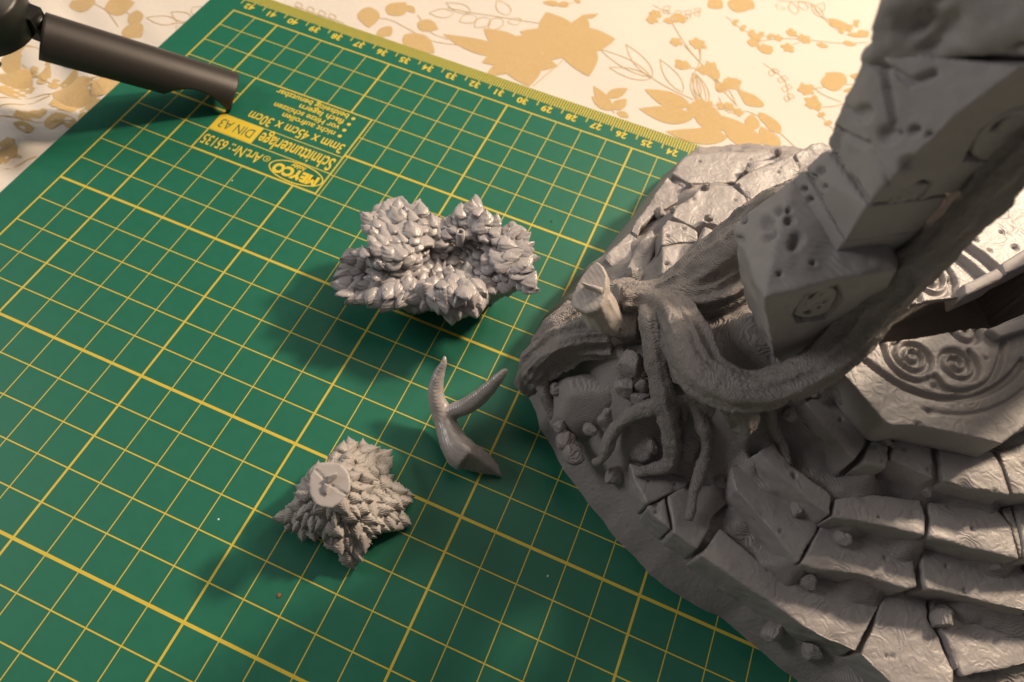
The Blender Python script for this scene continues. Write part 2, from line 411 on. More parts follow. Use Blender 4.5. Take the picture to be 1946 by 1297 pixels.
polyp(zr((250, 460), (330, 460), (320, 510), (400, 540), (460, 590), (440, 610), (360, 600), (330, 560), (300, 510)))
for a, b, w in [((200, 730), (70, 560), 1.0), ((20, 620), (120, 640), .9), ((240, 780), (0, 760), .9), ((440, 850), (210, 660), 1.2), ((540, 850), (440, 720), .8), ((400, 740), (390, 650), .6), ((550, 760), (470, 650), .6), ((190, 460), (130, 350), .6), ((0, 400), (10, 350), .5), ((430, 640), (530, 740), .5)]:
    a, b = zr(a, b); leafp(a, b, w, .03)
stem(zr((0, 260), (100, 370), (200, 470), (260, 520), (300, 600))); stem(zr((200, 560), (250, 640), (380, 640), (520, 730), (640, 840)))
stem(zr((50, 420), (40, 520), (130, 640), (300, 780), (420, 850))); stem(zr((95, 280), (90, 350), (60, 420)))
for a, b in [((120, 590), (70, 430)), ((90, 560), (50, 420))]:
    a, b = zr(a, b); leafp(a, b, .3, outline=True)
# left side of the cloth
polyp(z1((375, 0), (495, 0), (480, 40), (420, 60), (360, 30)))
for a, b, w in [((550, 45), (710, 20), 1.2), ((720, 60), (700, 150), .6), ((660, 135), (740, 190), .9), ((480, 0), (600, 130), .0)]:
    if w: a, b = z1(a, b); leafp(a, b, w)
stem(z1((490, 20), (560, 60), (620, 140))); stem(z1((640, 50), (700, 100), (720, 170)))
for a, b in [((930, 120), (770, 100)), ((1000, 110), (900, 65)), ((1060, 70), (1010, 40)), ((960, 150), (930, 165))]:
    a, b = z1(a, b); leafp(a, b, .6, outline=True)
stem(z1((900, 125), (1000, 120), (1080, 90)))
for a, b, w in [((0, 270), (260, 400), 1.5), ((0, 375), (160, 440), 1.1), ((300, 430), (640, 420), 1.0), ((270, 480), (560, 500), 1.3), ((300, 270), (460, 390), .9), ((0, 500), (180, 450), .9), ((480, 500), (640, 440), .8)]:
    a, b = z1(a, b); leafp(a, b, w, .05)
stem(z1((0, 560), (120, 510), (300, 480), (500, 430), (640, 410)), .05); stem(z1((0, 610), (100, 560), (260, 500)), .05)
stem(z1((20, 640), (150, 650), (350, 640), (500, 560))); stem(z1((120, 830), (60, 800), (0, 780))); stem(z1((0, 870), (100, 860), (200, 830)))
polyp(z1((240, 640), (300, 600), (380, 610), (410, 650), (360, 680), (330, 660), (280, 690), (240, 670)))
polyp(z1((90, 680), (140, 660), (190, 690), (160, 720), (120, 710)))
for c, r in [((350, 550), .35), ((300, 540), .3), ((480, 540), .35), ((10, 790), .6), ((150, 620), .4), ((440, 560), .3), ((200, 600), .3)]: blob(z1(c)[0], r)
for a, b, w in [((170, 620), (250, 580), .5), ((420, 620), (480, 560), .7)]:
    a, b = z1(a, b); leafp(a, b, w)
def sprig(pts, n=5, w=.34, L=16, out=False):
    stem(pts, .028)
    for k in range(1, n+1):
        f = k/(n+.5)*(len(pts)-1); i_ = int(f); g = f-i_; x = pts[i_][0]*(1-g)+pts[min(i_+1, len(pts)-1)][0]*g; y = pts[i_][1]*(1-g)+pts[min(i_+1, len(pts)-1)][1]*g
        dx = pts[-1][0]-pts[0][0]; dy = pts[-1][1]-pts[0][1]; m_ = math.hypot(dx, dy); dx /= m_; dy /= m_
        for sg in (-1, 1): leafp((x, y), (x+(dx*.7-dy*sg*.7)*L, y+(dy*.7+dx*sg*.7)*L*.8), w, 0, out)
sprig([(655, 45), (610, 30), (560, 12)], 4, .3, 16, True); sprig([(1290, 215), (1340, 200), (1395, 205)], 5, .25, 12); sprig([(1450, 120), (1490, 150), (1500, 190)], 4, .28, 14, True)
sprig([(1380, 30), (1420, 60), (1470, 70)], 5, .22, 11); sprig([(1560, 30), (1600, 60), (1630, 40)], 4, .24, 12); sprig([(180, 60), (210, 100), (220, 140)], 4, .3, 14); sprig([(40, 120), (80, 150), (130, 160)], 4, .35, 16)
sprig([(1240, 10), (1290, 30), (1330, 20)], 4, .3, 14, True); sprig([(1590, 250), (1560, 215), (1545, 180)], 4, .22, 10)
pr_ = addobj('flower_print', newmesh('flower_print', PV, PF), M_print, cloth); pr_['kind'] = 'stuff'

# ================================================================== cutting mat
bm = bmesh.new()
mx0, mx1, my0, my1 = -1.24, 43.2, -28.4, 1.30
vs = [bm.verts.new((x, y, z)) for z in (-0.28, 0.0) for x, y in ((mx0, my0), (mx1, my0), (mx1, my1), (mx0, my1))]
for f in ((3, 2, 1, 0), (4, 5, 6, 7), (0, 1, 5, 4), (1, 2, 6, 5), (2, 3, 7, 6), (3, 0, 4, 7)): bm.faces.new([vs[i] for i in f])
bmesh.ops.bevel(bm, geom=[e for e in bm.edges if abs(e.verts[0].co.z-e.verts[1].co.z) > .1], offset=0.25, segments=5, affect='EDGES')
bmesh.ops.bevel(bm, geom=[e for e in bm.edges if e.verts[0].co.z > -.01 and e.verts[1].co.z > -.01], offset=0.03, segments=2, affect='EDGES')
me = bpy.data.meshes.new('cutting_mat'); bm.to_mesh(me); bm.free()
mat_o = addobj('cutting_mat', me, M_mat)
tag(mat_o, 'green cutting mat with yellow centimetre grid and ruler edge on the flowered cloth', 'cutting mat')

def text(body, x, y, size, width=None, mat=None, bold=0.0, name='printed_text', shear=0, center=False, rot=math.pi, z=0.004):
    cu = bpy.data.curves.new('txt', 'FONT'); cu.body = body; cu.size = size; cu.offset = bold; cu.shear = shear
    cu.resolution_u = 4
    if center: cu.align_x = 'CENTER'
    o = link(bpy.data.objects.new('txt', cu)); bpy.context.view_layer.update()
    me = bpy.data.meshes.new_from_object(o.evaluated_get(bpy.context.evaluated_depsgraph_get()))
    bpy.data.objects.remove(o)
    V = getV(me); w = V[:, 0].max()-V[:, 0].min() if len(V) else 1
    if width: 
        k = width/w; V[:, 0] = (V[:, 0]-V[:, 0].min())*k
    c, s = math.cos(rot), math.sin(rot)
    V2 = np.stack([x+V[:, 0]*c-V[:, 1]*s, y+V[:, 0]*s+V[:, 1]*c, np.full(len(V), z)], 1)
    setV(me, V2); return addobj(name, me, mat or M_yel, mat_o)
for k in range(42, 12, -1):
    text(str(k), 42-k+0.42, 0.60, 0.42, None, bold=0.012, center=True, name='ruler_number')
text('Schnittunterlage', 7.72, -5.30, 0.86, 2.96, bold=0.014)
text('3mm x 45cm x 30cm', 7.66, -4.55, 0.66, 3.85, bold=0.008)
for i, (s_, wd) in enumerate([('nicht aufrollen', 2.15), ('vor Hitze schützen', 2.7), ('flach lagern', 1.85), ('beidseitig benutzbar', 3.0)]):
    text(s_, 7.02, -4.12+0.0-i*(-0.33), 0.37, wd, bold=0.006)
for i in range(4):
    a = [(7.24+0.075*math.cos(q), -4.25+i*0.33+0.075*math.sin(q), 0.004) for q in np.linspace(0, 2*math.pi, 15)[:-1]]
    addobj('bullet_dot', newmesh('bullet_dot', a, [tuple(range(14))]), M_yel, mat_o)
text('Art.Nr.: 65135', 5.38, -6.22, 0.66, 2.32, bold=0.008)
text('MEYCO', 7.66, -6.33, 0.56, 1.72, bold=0.035)
text('hobby', 7.0, -6.10, 0.26, 0.55, bold=0.008, shear=0.3)
text('R', 5.60, -6.27, 0.16, 0.08, bold=0.004)
text('DIN A3', 4.50, -5.34, 0.62, 1.35, mat=M_grn, z=0.009)
addobj('printed_panel', newmesh('printed_panel', [(2.97, -5.95, .005), (4.68, -5.95, .005), (4.68, -5.14, .005), (2.97, -5.14, .005)], [(0, 1, 2, 3)]), M_yel, mat_o)
def ring2(cx, cy, a, b, w, name):
    n = 48; V = []; F = []
    for i in range(n):
        q = 2*math.pi*i/n; V += [(cx+a*math.cos(q), cy+b*math.sin(q), .006), (cx+(a-w)*math.cos(q), cy+(b-w)*math.sin(q), .006)]
    for i in range(n): j = (i+1) % n; F.append((2*i, 2*j, 2*j+1, 2*i+1))
    addobj(name, newmesh(name, V, F), M_yel, mat_o)
ring2(6.80, -6.46, 1.04, 0.46, 0.05, 'logo_oval'); ring2(5.56, -6.33, .13, .13, .03, 'registered_mark_ring')

# ================================================================== mini tripod (black half-tube leg, hub)
tp = empty('tripod', U(0, 20, 3.0)*np.array([1, 1, 0])+np.array([0, 0, -0.3]))
tag(tp, 'black metal mini tripod with half-tube legs resting on the mat corner', 'tripod')
def half_tube(A, B, r0, r1, name):
    A = np.array(A, float); B = np.array(B, float); T = (B-A); L = np.linalg.norm(T); T /= L
    side = np.cross(T, [0, 0, 1]); side /= np.linalg.norm(side); upv = np.cross(side, T)
    n, m = 60, 40; V = []; F = []; th = 0.09
    for lay in (0, 1):
        for i in range(n+1):
            s = i/n
            r = (r0*(1-s)+r1*s)-(th if lay else 0)
            lim = 100*math.pi/180
            nt = 0.0
            if s > 0.62: q = (s-0.62)/0.34; nt = max(0, math.sin(math.pi*min(q, 1)))**0.7*0.95
            lim2 = lim-nt*0.68
            endcut = 0
            for j in range(m+1):
                lo = lim-nt*.22; a = -lo+(lo+lim2)*j/m
                ss = s
                c = A+T*L*ss+T*(-0.22*(1-math.cos(a)) if i == n else 0)
                V.append(c+side*r*math.sin(a)*1.05+upv*(r*math.cos(a)))
    N = (n+1)*(m+1)
    for i in range(n):
        for j in range(m):
            a = i*(m+1)+j
            F.append((a, a+1, a+m+2, a+m+1)); F.append((N+a, N+a+m+1, N+a+m+2, N+a+1))
    for i in range(n):
        for j in (0, m):
            a = i*(m+1)+j; q = (a, a+m+1, N+a+m+1, N+a); F.append(q if j == 0 else q[::-1])
    for j in range(m):
        for i in (0, n):
            a = i*(m+1)+j; q = (a, N+a, N+a+1, a+1); F.append(q if i == 0 else q[::-1])
    return newmesh(name, V, F)
A = U(62, 42, 3.4)+np.array([0, 0, -0.62]); B = U(440, 166, 0.45)+np.array([0, 0, -0.35])
addobj('leg', half_tube(A, B, 0.82, 0.78, 'leg'), M_black, tp)
# hub: squat turned drum with a raised collar, and hinge block
def lathe(prof, c, axis, name, mat, seg=48):
    axis = np.array(axis, float); axis /= np.linalg.norm(axis); u = np.cross(axis, [1, 0, 0.2]); u /= np.linalg.norm(u); w = np.cross(axis, u)
    V = []; F = []
    for r, h in prof:
        for k in range(seg):
            q = 2*math.pi*k/seg; V.append(np.array(c)+axis*h+r*(math.cos(q)*u+math.sin(q)*w))
    for i in range(len(prof)-1):
        for k in range(seg): F.append((i*seg+k, i*seg+(k+1) % seg, (i+1)*seg+(k+1) % seg, (i+1)*seg+k))
    F.append(tuple(range((len(prof)-1)*seg, len(prof)*seg))); F.append(tuple(range(seg))[::-1])
    return addobj(name, newmesh(name, V, F), mat, tp)
hc = U(-52, -2, 4.2)
lathe([(1.0, -1.3), (1.28, -1.1), (1.34, -0.4), (1.34, 0.0), (1.26, .12), (1.0, .2), (.96, .26), (0.5, .3), (0.45, .34)], hc, (0.05, -0.1, 1), 'hub', M_bplast)
lathe([(0.62, .26), (0.62, .36), (0.54, .42), (0.50, .36), (.46, .30)], hc, (0.05, -0.1, 1), 'collar', M_bplast)
lathe([(0.3, -0.8), (0.3, -0.2), (0.26, -.1)], U(58, 28, 3.6), (0.05, -0.1, 1), 'hinge_pin', M_bplast)
D0 = np.array([0.66, 0.75, 0]);
hp = []
c1 = U(30, 22, 3.6); c2 = U(75, 40, 3.4); dd = (c2-c1); dd /= np.linalg.norm(dd); nn = np.cross(dd, [0, 0, 1])
for c in (c1, c2):
    for a in (-.33, .33):
        for b in (-.6, .25): hp.append(c+nn*a+np.array([0, 0, b]))
addobj('hinge', hull(hp), M_bplast, tp)
A2 = U(-10, 95, 3.0); B2 = U(-90, 260, 0.4)
addobj('leg', half_tube(A2, B2, 0.62, 0.62, 'leg'), M_black, tp)

# ================================================================== miniature: ruined stone portal
portal = empty('portal_miniature', (26, -7, 0))
tag(portal, 'grey 3D-printed miniature of a stepped stone dais with rooted arch standing on the mat', 'miniature')
base_px = [(1303, 300), (1281, 322), (1250, 344), (1228, 375), (1197, 419), (1163, 461), (1141, 489), (1128, 498), (1097, 524), (1071, 556), (1035, 600), (1010, 650), (986, 700), (985, 727), (1013, 767), (1026, 813), (1063, 875), (1107, 935), (1153, 995), (1190, 1048), (1232, 1092), (1298, 1134), (1364, 1175), (1442, 1228), (1516, 1294)]
OUT = [U2(x, y, 0) for x, y in base_px]+[(27.5, -15.95), (31, -16.2), (34.6, -14.6), (37, -11.4), (38, -7), (37.2, -2.6), (34.8, 0.9), (31.5, 2.4), (27.5, 2.9), (24, 2.6), (21.3, 1.7)]
SLABS = []      # name, world polygon, ztop, zbottom
def slab(pts, z, th=1.0, tilt=None, world=False, cracks=(), name='stone_slab', amp=0.02, pits=2):
    poly = [tuple(p) for p in pts] if world else [U2(x, y, z) for x, y in pts]
    SLABS.append((name, poly, z, th, cracks, amp, pits))
# first (lowest) tier
slab([(1196, 880), (1240, 892), (1313, 908), (1306, 925), (1266, 941), (1250, 950), (1229, 957), (1212, 925)], 2.15, 1.1)
slab([(1231, 963), (1264, 946), (1276, 1008), (1256, 990)], 2.12, 1.1)
slab([(1270, 943), (1300, 925), (1385, 920), (1395, 945), (1352, 985), (1350, 1005), (1325, 1044), (1281, 1012)], 2.15, 1.1)
slab([(1368, 1006), (1442, 1068), (1516, 1072), (1600, 1090), (1674, 1110), (1676, 1138), (1660, 1170), (1628, 1238), (1528, 1190), (1442, 1130), (1380, 1090), (1330, 1058)], 2.1, 1.1)
slab([(1684, 1120), (1740, 1125), (1760, 1140), (1763, 1179), (1787, 1216), (1812, 1273), (1812, 1330), (1700, 1300), (1637, 1243), (1665, 1180)], 2.1, 1.1)
slab([(1770, 1128), (1850, 1140), (1960, 1165), (2010, 1240), (1946, 1262), (1884, 1275), (1828, 1287), (1797, 1216), (1771, 1170)], 2.15, 1.1)
# second tier
slab([(1560, 1001), (1600, 1004), (1735, 1034), (1741, 1113), (1722, 1119), (1680, 1105), (1639, 1093), (1598, 1086), (1560, 1081), (1522, 1072)], 2.9, .95)
slab([(1750, 1036), (1850, 1052), (1941, 1074), (1962, 1110), (1962, 1162), (1939, 1158), (1850, 1138), (1759, 1120), (1752, 1100)], 2.9, .95)
slab([(1393, 887), (1422, 868), (1450, 895), (1500, 945), (1555, 985), (1553, 1005), (1516, 1070), (1470, 1012), (1430, 965), (1400, 932)], 2.9, .95)
# third tier
slab([(1590, 947), (1660, 940), (1750, 950), (1760, 985), (1756, 1018), (1680, 1000), (1630, 990), (1584, 982)], 3.7, .95)
slab([(1764, 953), (1820, 955), (1895, 966), (1920, 1000), (1936, 1063), (1850, 1042), (1766, 1020), (1772, 985)], 3.7, .95)
slab([(1440, 858), (1470, 842), (1500, 880), (1545, 915), (1580, 940), (1578, 979), (1550, 960), (1500, 918), (1462, 885)], 3.65, .9)
# fourth tier
slab([(1530, 766), (1565, 745), (1606, 780), (1649, 821), (1640, 855), (1624, 877), (1580, 825)], 4.5, 1.0)
slab([(1661, 829), (1690, 833), (1689, 868), (1684, 889), (1640, 880), (1652, 850)], 4.5, 1.0)
slab([(1700, 835), (1768, 836), (1774, 880), (1775, 910), (1735, 893), (1694, 872)], 4.5, 1.0, amp=0.04)
slab([(1783, 838), (1850, 848), (1886, 860), (1904, 890), (1921, 943), (1850, 928), (1794, 914), (1788, 875)], 4.5, 1.0)
# right-hand flight beyond the diagonal joint
slab([(1896, 858), (1960, 836), (2040, 830), (2060, 930), (1952, 940), (1928, 938), (1910, 895)], 4.5, 1.0)
slab([(1926, 948), (2050, 940), (2060, 1050), (1950, 1060), (1940, 1010)], 3.7, 1.0)
slab([(1905, 966), (1922, 960), (1946, 1055), (1943, 1066)], 3.65, .8)
slab([(1948, 1074), (2060, 1060), (2080, 1150), (1970, 1165)], 2.9, 1.0)
# upper left ruins
slab([(1303, 296), (1360, 289), (1420, 287), (1466, 285), (1474, 298), (1425, 312), (1397, 345), (1345, 349), (1307, 350), (1276, 331), (1285, 316)], 2.0, 1.3, pits=4)
slab([(1268, 336), (1304, 358), (1296, 378), (1273, 394), (1240, 408), (1218, 430), (1213, 450), (1198, 438), (1222, 405), (1245, 368)], 1.9, 1.3, amp=.05)
slab([(1196, 441), (1214, 456), (1206, 480), (1199, 500), (1185, 511), (1160, 505), (1147, 490), (1172, 466)], 1.9, 1.3, amp=.04)
slab([(1330, 352), (1392, 353), (1424, 379), (1402, 400), (1385, 420), (1375, 432), (1345, 425), (1322, 434), (1276, 411), (1287, 392), (1318, 374)], 2.7, 1.3, amp=.03)
slab([(1395, 347), (1428, 325), (1470, 310), (1504, 294), (1519, 323), (1508, 337), (1470, 355), (1428, 380), (1412, 364)], 2.75, 1.2, pits=5)
slab([(1510, 292), (1542, 276), (1566, 268), (1590, 285), (1575, 315), (1523, 324)], 2.6, 1.2, amp=.06)
slab([(1423, 308), (1474, 301), (1476, 307), (1437, 323), (1426, 324)], 2.35, .9)
slab([(1269, 416), (1300, 424), (1326, 440), (1326, 457), (1258, 464), (1257, 434)], 3.4, 2.0, amp=.03)
slab([(1258, 470), (1290, 462), (1326, 462), (1322, 482), (1308, 500), (1263, 522), (1256, 519)], 3.4, 2.0, amp=.03)
slab([(1338, 432), (1368, 440), (1372, 452), (1346, 474), (1328, 492), (1331, 456)], 3.9, 2.2, amp=.03)
slab([(1240, 436), (1245, 452), (1244, 475), (1237, 492), (1228, 515), (1217, 535), (1202, 532), (1188, 527), (1191, 508), (1204, 484), (1217, 459)], 2.8, 1.6, amp=.06)
slab([(1400, 420), (1440, 400), (1470, 430), (1420, 450)], 3.0, 1.2)
# top plate of the dais (front half) and back half
plate_px = [(1592, 700), (1616, 668), (1652, 650), (1667, 652), (1737, 643), (1790, 634), (1847, 624), (1880, 625), (1960, 590), (2120, 560), (2160, 700), (2050, 770), (1946, 812), (1905, 843), (1850, 830), (1743, 808), (1697, 810), (1681, 802), (1640, 755)]
PLZ = 5.4
SPIR = []
def relief(V, N):
    """celtic spirals, ring grooves and bands cut into the plate tops"""
    top = N[:, 2] > 0.6
    P = V[:, :2]; d = np.zeros(len(V))
    for line, w, dep in SPIR:
        dist = seg_dist(P, line); d = np.maximum(d, dep*np.clip(1.6*(1-dist/w), 0, 1)**0.8)
    d += 0.03*np.clip(fbm(V, 1.3, 3, 5), -1, 1)
    # pits
    for c, r in PITS:
        q = np.linalg.norm(P-np.array(c), axis=1); d += 0.09*np.exp(-(q/r)**4)
    V = V.copy(); V[top, 2] -= d[top]; return V
PITS = [(U2(*p, PLZ), r) for p, r in [((1766, 782), .05), ((1745, 808), .07), ((1822, 765), .04), ((1873, 681), .04), ((1855, 438+17), .06), ((1881, 476), .05), ((1930, 470), .08), ((1905, 440), .05)]]
def spiral(cx, cy, r0, turns, a0, sgn=1, w=.085, dep=.13):
    c = np.array(U2(cx, cy, PLZ)); L = []
    for i in range(70):
        s = i/69; a = a0+sgn*turns*2*math.pi*s; r = r0*(1-s*.86); L.append(c+r*np.array([math.cos(a), math.sin(a)]))
    SPIR.append((L, w, dep))
def groove(pts, w, dep): SPIR.append((smooth_path([U2(x, y, PLZ) for x, y in pts], 6), w, dep))
spiral(1737, 676, .47, 2.1, math.radians(150), 1); spiral(1820, 690, .47, 2.1, math.radians(60), -1)
spiral(1838, 628, .40, 1.0, math.radians(200), 1)
spiral(1768, 529, .50, 2.0, math.radians(20), -1)
groove([(1644, 685), (1680, 712), (1716, 733), (1760, 750), (1797, 757), (1850, 752), (1890, 738), (1925, 712), (1946, 685)], .09, .15)
groove([(1676, 655), (1690, 690), (1722, 718), (1760, 724), (1778, 715)], .07, .12)
groove([(1778, 715), (1800, 738), (1840, 742), (1880, 725), (1900, 690), (1908, 650)], .07, .12)
groove([(1765, 722), (1780, 735), (1800, 740)], .11, .12)
groove([(1756, 777), (1800, 786), (1851, 785), (1905, 769), (1950, 738)], .05, .06)
# wide recessed bands on the back half
groove([(1800, 478), (1830, 500), (1855, 522), (1878, 540)], .20, .35)
groove([(1828, 462), (1860, 485), (1895, 515)], .17, .35)
groove([(1800, 510), (1815, 535), (1815, 565)], .07, .12)
groove([(1738, 545), (1745, 560), (1748, 580)], .08, .10)
me = prism([U2(x, y, PLZ) for x, y in plate_px], PLZ, PLZ-0.9)
remesh_later('spiral_plate', me, 0.04, M_stone, portal, 1, relief, 'top plate carved with two celtic spirals in front of the slot', amp=0.0)
me = prism([U2(x, y, PLZ) for x, y in [(1640, 600), (1700, 584), (1763, 573), (1829, 563), (1880, 545), (1946, 510), (2100, 450), (2160, 340), (2000, 330), (1900, 380), (1800, 410), (1700, 470), (1640, 540)]], PLZ, PLZ-0.16)
remesh_later('spiral_plate', me, 0.04, M_stone, portal, 1, relief, 'brightly lit plate behind the slot with one spiral and two deep bands', amp=0.0)
def kerb(pts, zt, th, dz=0):
    poly = [U2(x, y, zt) for x, y in pts]; remesh_later('kerb_stone', prism(poly, zt, zt-th), 0.045, M_wall, portal, 2, None, None, 0.012, 2)
kerb([(1831, 540), (1896, 508), (1911, 523), (1905, 530), (1835, 562)], 5.62, .8)
kerb([(1903, 501), (1946, 474), (2020, 440), (2025, 465), (1946, 505), (1911, 522)], 5.62, .8)
kerb([(1878, 624), (1946, 602), (2010, 580), (2010, 606), (1946, 628), (1902, 641)], 5.62, .8)

# --- build the slabs
def make_post(seed, pits, cracks, z, poly):
    r = random.Random(seed); c = np.mean(np.array(poly), axis=0); ext = np.ptp(np.array(poly), axis=0)
    pl = [((c[0]+r.uniform(-.35, .35)*ext[0], c[1]+r.uniform(-.35, .35)*ext[1]), r.uniform(.025, .06)) for _ in range(pits)]
    tx, ty = r.uniform(-.03, .03), r.uniform(-.02, .03)
    chips = []
    n = len(poly)
    for _ in range(max(2, n//3)):
        i = r.randrange(n); s = r.random(); a = np.array(poly[i]); b = np.array(poly[(i+1) % n]); chips.append((a+(b-a)*s, r.uniform(.08, .2)))
    def post(V, N):
        V = V.copy(); P = V[:, :2]
        top = np.clip((N[:, 2]-.3)/.4, 0, 1)*(V[:, 2] > z-.5)
        d = (V[:, 0]-c[0])*tx+(V[:, 1]-c[1])*ty
        for q, rr in pl: d -= .07*np.exp(-(np.linalg.norm(P-np.array(q), axis=1)/rr)**4)
        V[:, 2] += d*top
        for q, rr in chips:
            k = np.exp(-(np.linalg.norm(P-q, axis=1)/rr)**2)*(V[:, 2] > z-.3); V[:, 2] -= .05*k
        # rough side faces: hewn look
        side = 1-np.clip(abs(N[:, 2])*1.4, 0, 1); V[:, :2] += N[:, :2]*(side*.028*fbm(V, 2.2, 3, seed))[:, None]
        return V
    return post
for i, (name, poly, z, th, cracks, amp, pits) in enumerate(SLABS):
    # irregular hand-cut outline
    pp = []
    r = random.Random(i)
    n = len(poly)
    for k in range(n):
        a = np.array(poly[k]); b = np.array(poly[(k+1) % n]); L = np.linalg.norm(b-a); m = max(1, int(L/.35)); nn = np.array([-(b-a)[1], (b-a)[0]])/max(L, 1e-6)
        for j in range(m): pp.append(tuple(a+(b-a)*j/m+(nn*r.uniform(-.018, .018) if j else 0)))
    remesh_later(name, prism(pp, z, z-th, grow=0.03), 0.038, M_stone, portal, 1, make_post(i, pits, cracks, z, poly), None, amp, 1.7)

# --- terrain of the base
ctrl = []
for x, y, z in [(1090, 740, 2.6), (1060, 700, 2.4), (1120, 700, 3.0), (1160, 720, 3.1), (1200, 760, 3.0), (1090, 790, 2.3), (1140, 790, 2.5), (1060, 800, 1.7), (1150, 850, 2.0), (1200, 850, 2.25), (1110, 860, 1.5), (1160, 910, 1.3), (1190, 960, 1.2), (1040, 660, 2.3), (1060, 620, 2.5), (1110, 640, 3.1), (1160, 670, 3.6), (1200, 680, 3.5), (1240, 720, 3.4), (1290, 760, 3.5), (1300, 830, 2.9), (1320, 860, 2.7), (1270, 830, 2.6), (1260, 880, 2.1), (1350, 890, 2.4), (1380, 860, 2.9), (1420, 900, 2.1), (1380, 960, 1.95), (1450, 990, 2.0), (1480, 1040, 2.1), (1420, 1020, 1.9), (1400, 780, 3.9), (1450, 800, 3.7), (1490, 840, 3.5), (1520, 880, 3.3), (1560, 910, 3.3), (1500, 790, 4.0), (1560, 830, 3.7), (1600, 890, 3.6), (1650, 905, 3.5), (1450, 720, 4.6), (1520, 720, 4.6), (1580, 700, 4.9), (1380, 680, 4.5), (1300, 640, 4.2), (1350, 560, 4.2), (1280, 560, 3.9), (1230, 560, 3.6), (1180, 540, 2.4), (1200, 600, 3.8), (1120, 560, 2.2), (1100, 590, 2.4), (1250, 500, 1.6), (1250, 460, 1.6), (1225, 400, 1.5), (1270, 400, 1.9), (1300, 345, 1.6), (1400, 320, 1.7), (1480, 300, 2.2), (1330, 480, 2.2), (1350, 400, 2.2), (1440, 440, 3.2), (1500, 400, 3.6), (1700, 560, 4.4), (1800, 460, 4.5), (1946, 420, 4.6), (1620, 1040, 2.6), (1700, 960, 3.3), (1290, 386, 2.0), (1315, 365, 2.2), (1255, 420, 1.9), (1330, 445, 2.1)]:
    ctrl.append((*U2(x, y, z), z))
for name, poly, z, th, *_ in SLABS:
    c = np.mean(np.array(poly), axis=0); ctrl.append((c[0], c[1], z-.25))
    for p in poly[::3]: q = np.array(p)*.85+c*.15; ctrl.append((q[0], q[1], z-.26))
for x, y in [(25, -10.2), (27, -9.9), (26, -9), (28, -9), (30, -9), (29, -7), (31, -6), (28, -5), (25, -7), (26, -5.5), (28, -3.2), (30, -3), (33, -6)]: ctrl.append((x, y, 4.7))
for p in OUT: ctrl.append((p[0], p[1], 0.7))
ctrl = np.array(ctrl)
A_ = np.linalg.norm(ctrl[:, None, :2]-ctrl[None, :, :2], axis=2)+np.eye(len(ctrl))*-0.02
n_ = len(ctrl); K = np.zeros((n_+3, n_+3)); K[:n_, :n_] = -A_; K[:n_, n_] = 1; K[:n_, n_+1:] = ctrl[:, :2]; K[n_, :n_] = 1; K[n_+1:, :n_] = ctrl[:, :2].T
wts = np.linalg.lstsq(K, np.concatenate([ctrl[:, 2], [0, 0, 0]]), rcond=None)[0]
step = 0.07
xs = np.arange(16.2, 38.4, step); ys = np.arange(-16.6, 3.3, step)
gx, gy = np.meshgrid(xs, ys, indexing='ij'); P = np.stack([gx.ravel(), gy.ravel()], 1)
Z = np.empty(len(P))
for s in range(0, len(P), 20000):
    q = P[s:s+20000]; Z[s:s+20000] = -np.linalg.norm(q[:, None]-ctrl[None, :, :2], axis=2)@wts[:n_]+wts[n_]+q@wts[n_+1:]
dout = seg_dist(P, OUT+[OUT[0]]); ins = inside(P, OUT); dout = np.where(ins, dout, -dout)
P3 = np.c_[P, 0*P[:, 0]]
Z += 0.13*fbm(P3, 1.1, 4, 21)+0.04*fbm(P3, 4, 2, 5)
dj = dout+0.08*vnoise(P3*1.2, 4)+.02*vnoise(P3*4, 5); rim = np.where(dj > 0, 2.3*np.clip(dj, 0, 9)**0.85, 3*dj)
Z = np.where(Z > rim, rim-0.25*np.exp(-(Z-rim)/.5)*0, Z); 
# slot of the portal
D_ = np.array([0.80, 0.60]); slot = [np.array(U2(1560, 650, PLZ)), np.array(U2(1700, 618, PLZ)), np.array(U2(1850, 590, PLZ)), np.array(U2(1946, 552, PLZ)), np.array(U2(2200, 440, PLZ))]
slotpoly = [U2(*q, PLZ) for q in ((1560, 672), (1667, 656), (1790, 638), (1880, 628), (1960, 594), (2200, 500))]
dn_ = np.array([0.66, 0.75])*-1
back_ = [(q[0]-.56*2.5, q[1]+.83*2.5) for q in slotpoly][::-1]
hole = inside(P, slotpoly+back_); Z = np.where(hole, 0.25, Z)
keep = dj > -step*3; Z = np.where(dout < 0.3, np.minimum(Z, rim), np.maximum(Z, .01)); Z = np.maximum(Z, -.27)
nx, ny = gx.shape; idx = -np.ones(nx*ny, int); kk = keep.reshape(nx, ny)
V = np.c_[P, Z]
used = keep; idx[used] = np.arange(used.sum()); V = V[used]
I = idx.reshape(nx, ny); a, b, c, d = I[:-1, :-1], I[1:, :-1], I[1:, 1:], I[:-1, 1:]
ok = (a >= 0) & (b >= 0) & (c >= 0) & (d >= 0); F = np.stack([a[ok], b[ok], c[ok], d[ok]], 1)
me = bpy.data.meshes.new('rocky_ground'); me.from_pydata(V.tolist(), [], F.tolist()); me.polygons.foreach_set('use_smooth', [True]*len(me.polygons)); me.update()
addobj('rocky_ground', me, M_terr, portal)['label'] = 'lumpy rocky ground of the base sloping down to the mat'
def terr(x, y):
    q = np.array([[x, y]]); return float((-np.linalg.norm(q[:, None]-ctrl[None, :, :2], axis=2)@wts[:n_]+wts[n_]+q@wts[n_+1:])[0])

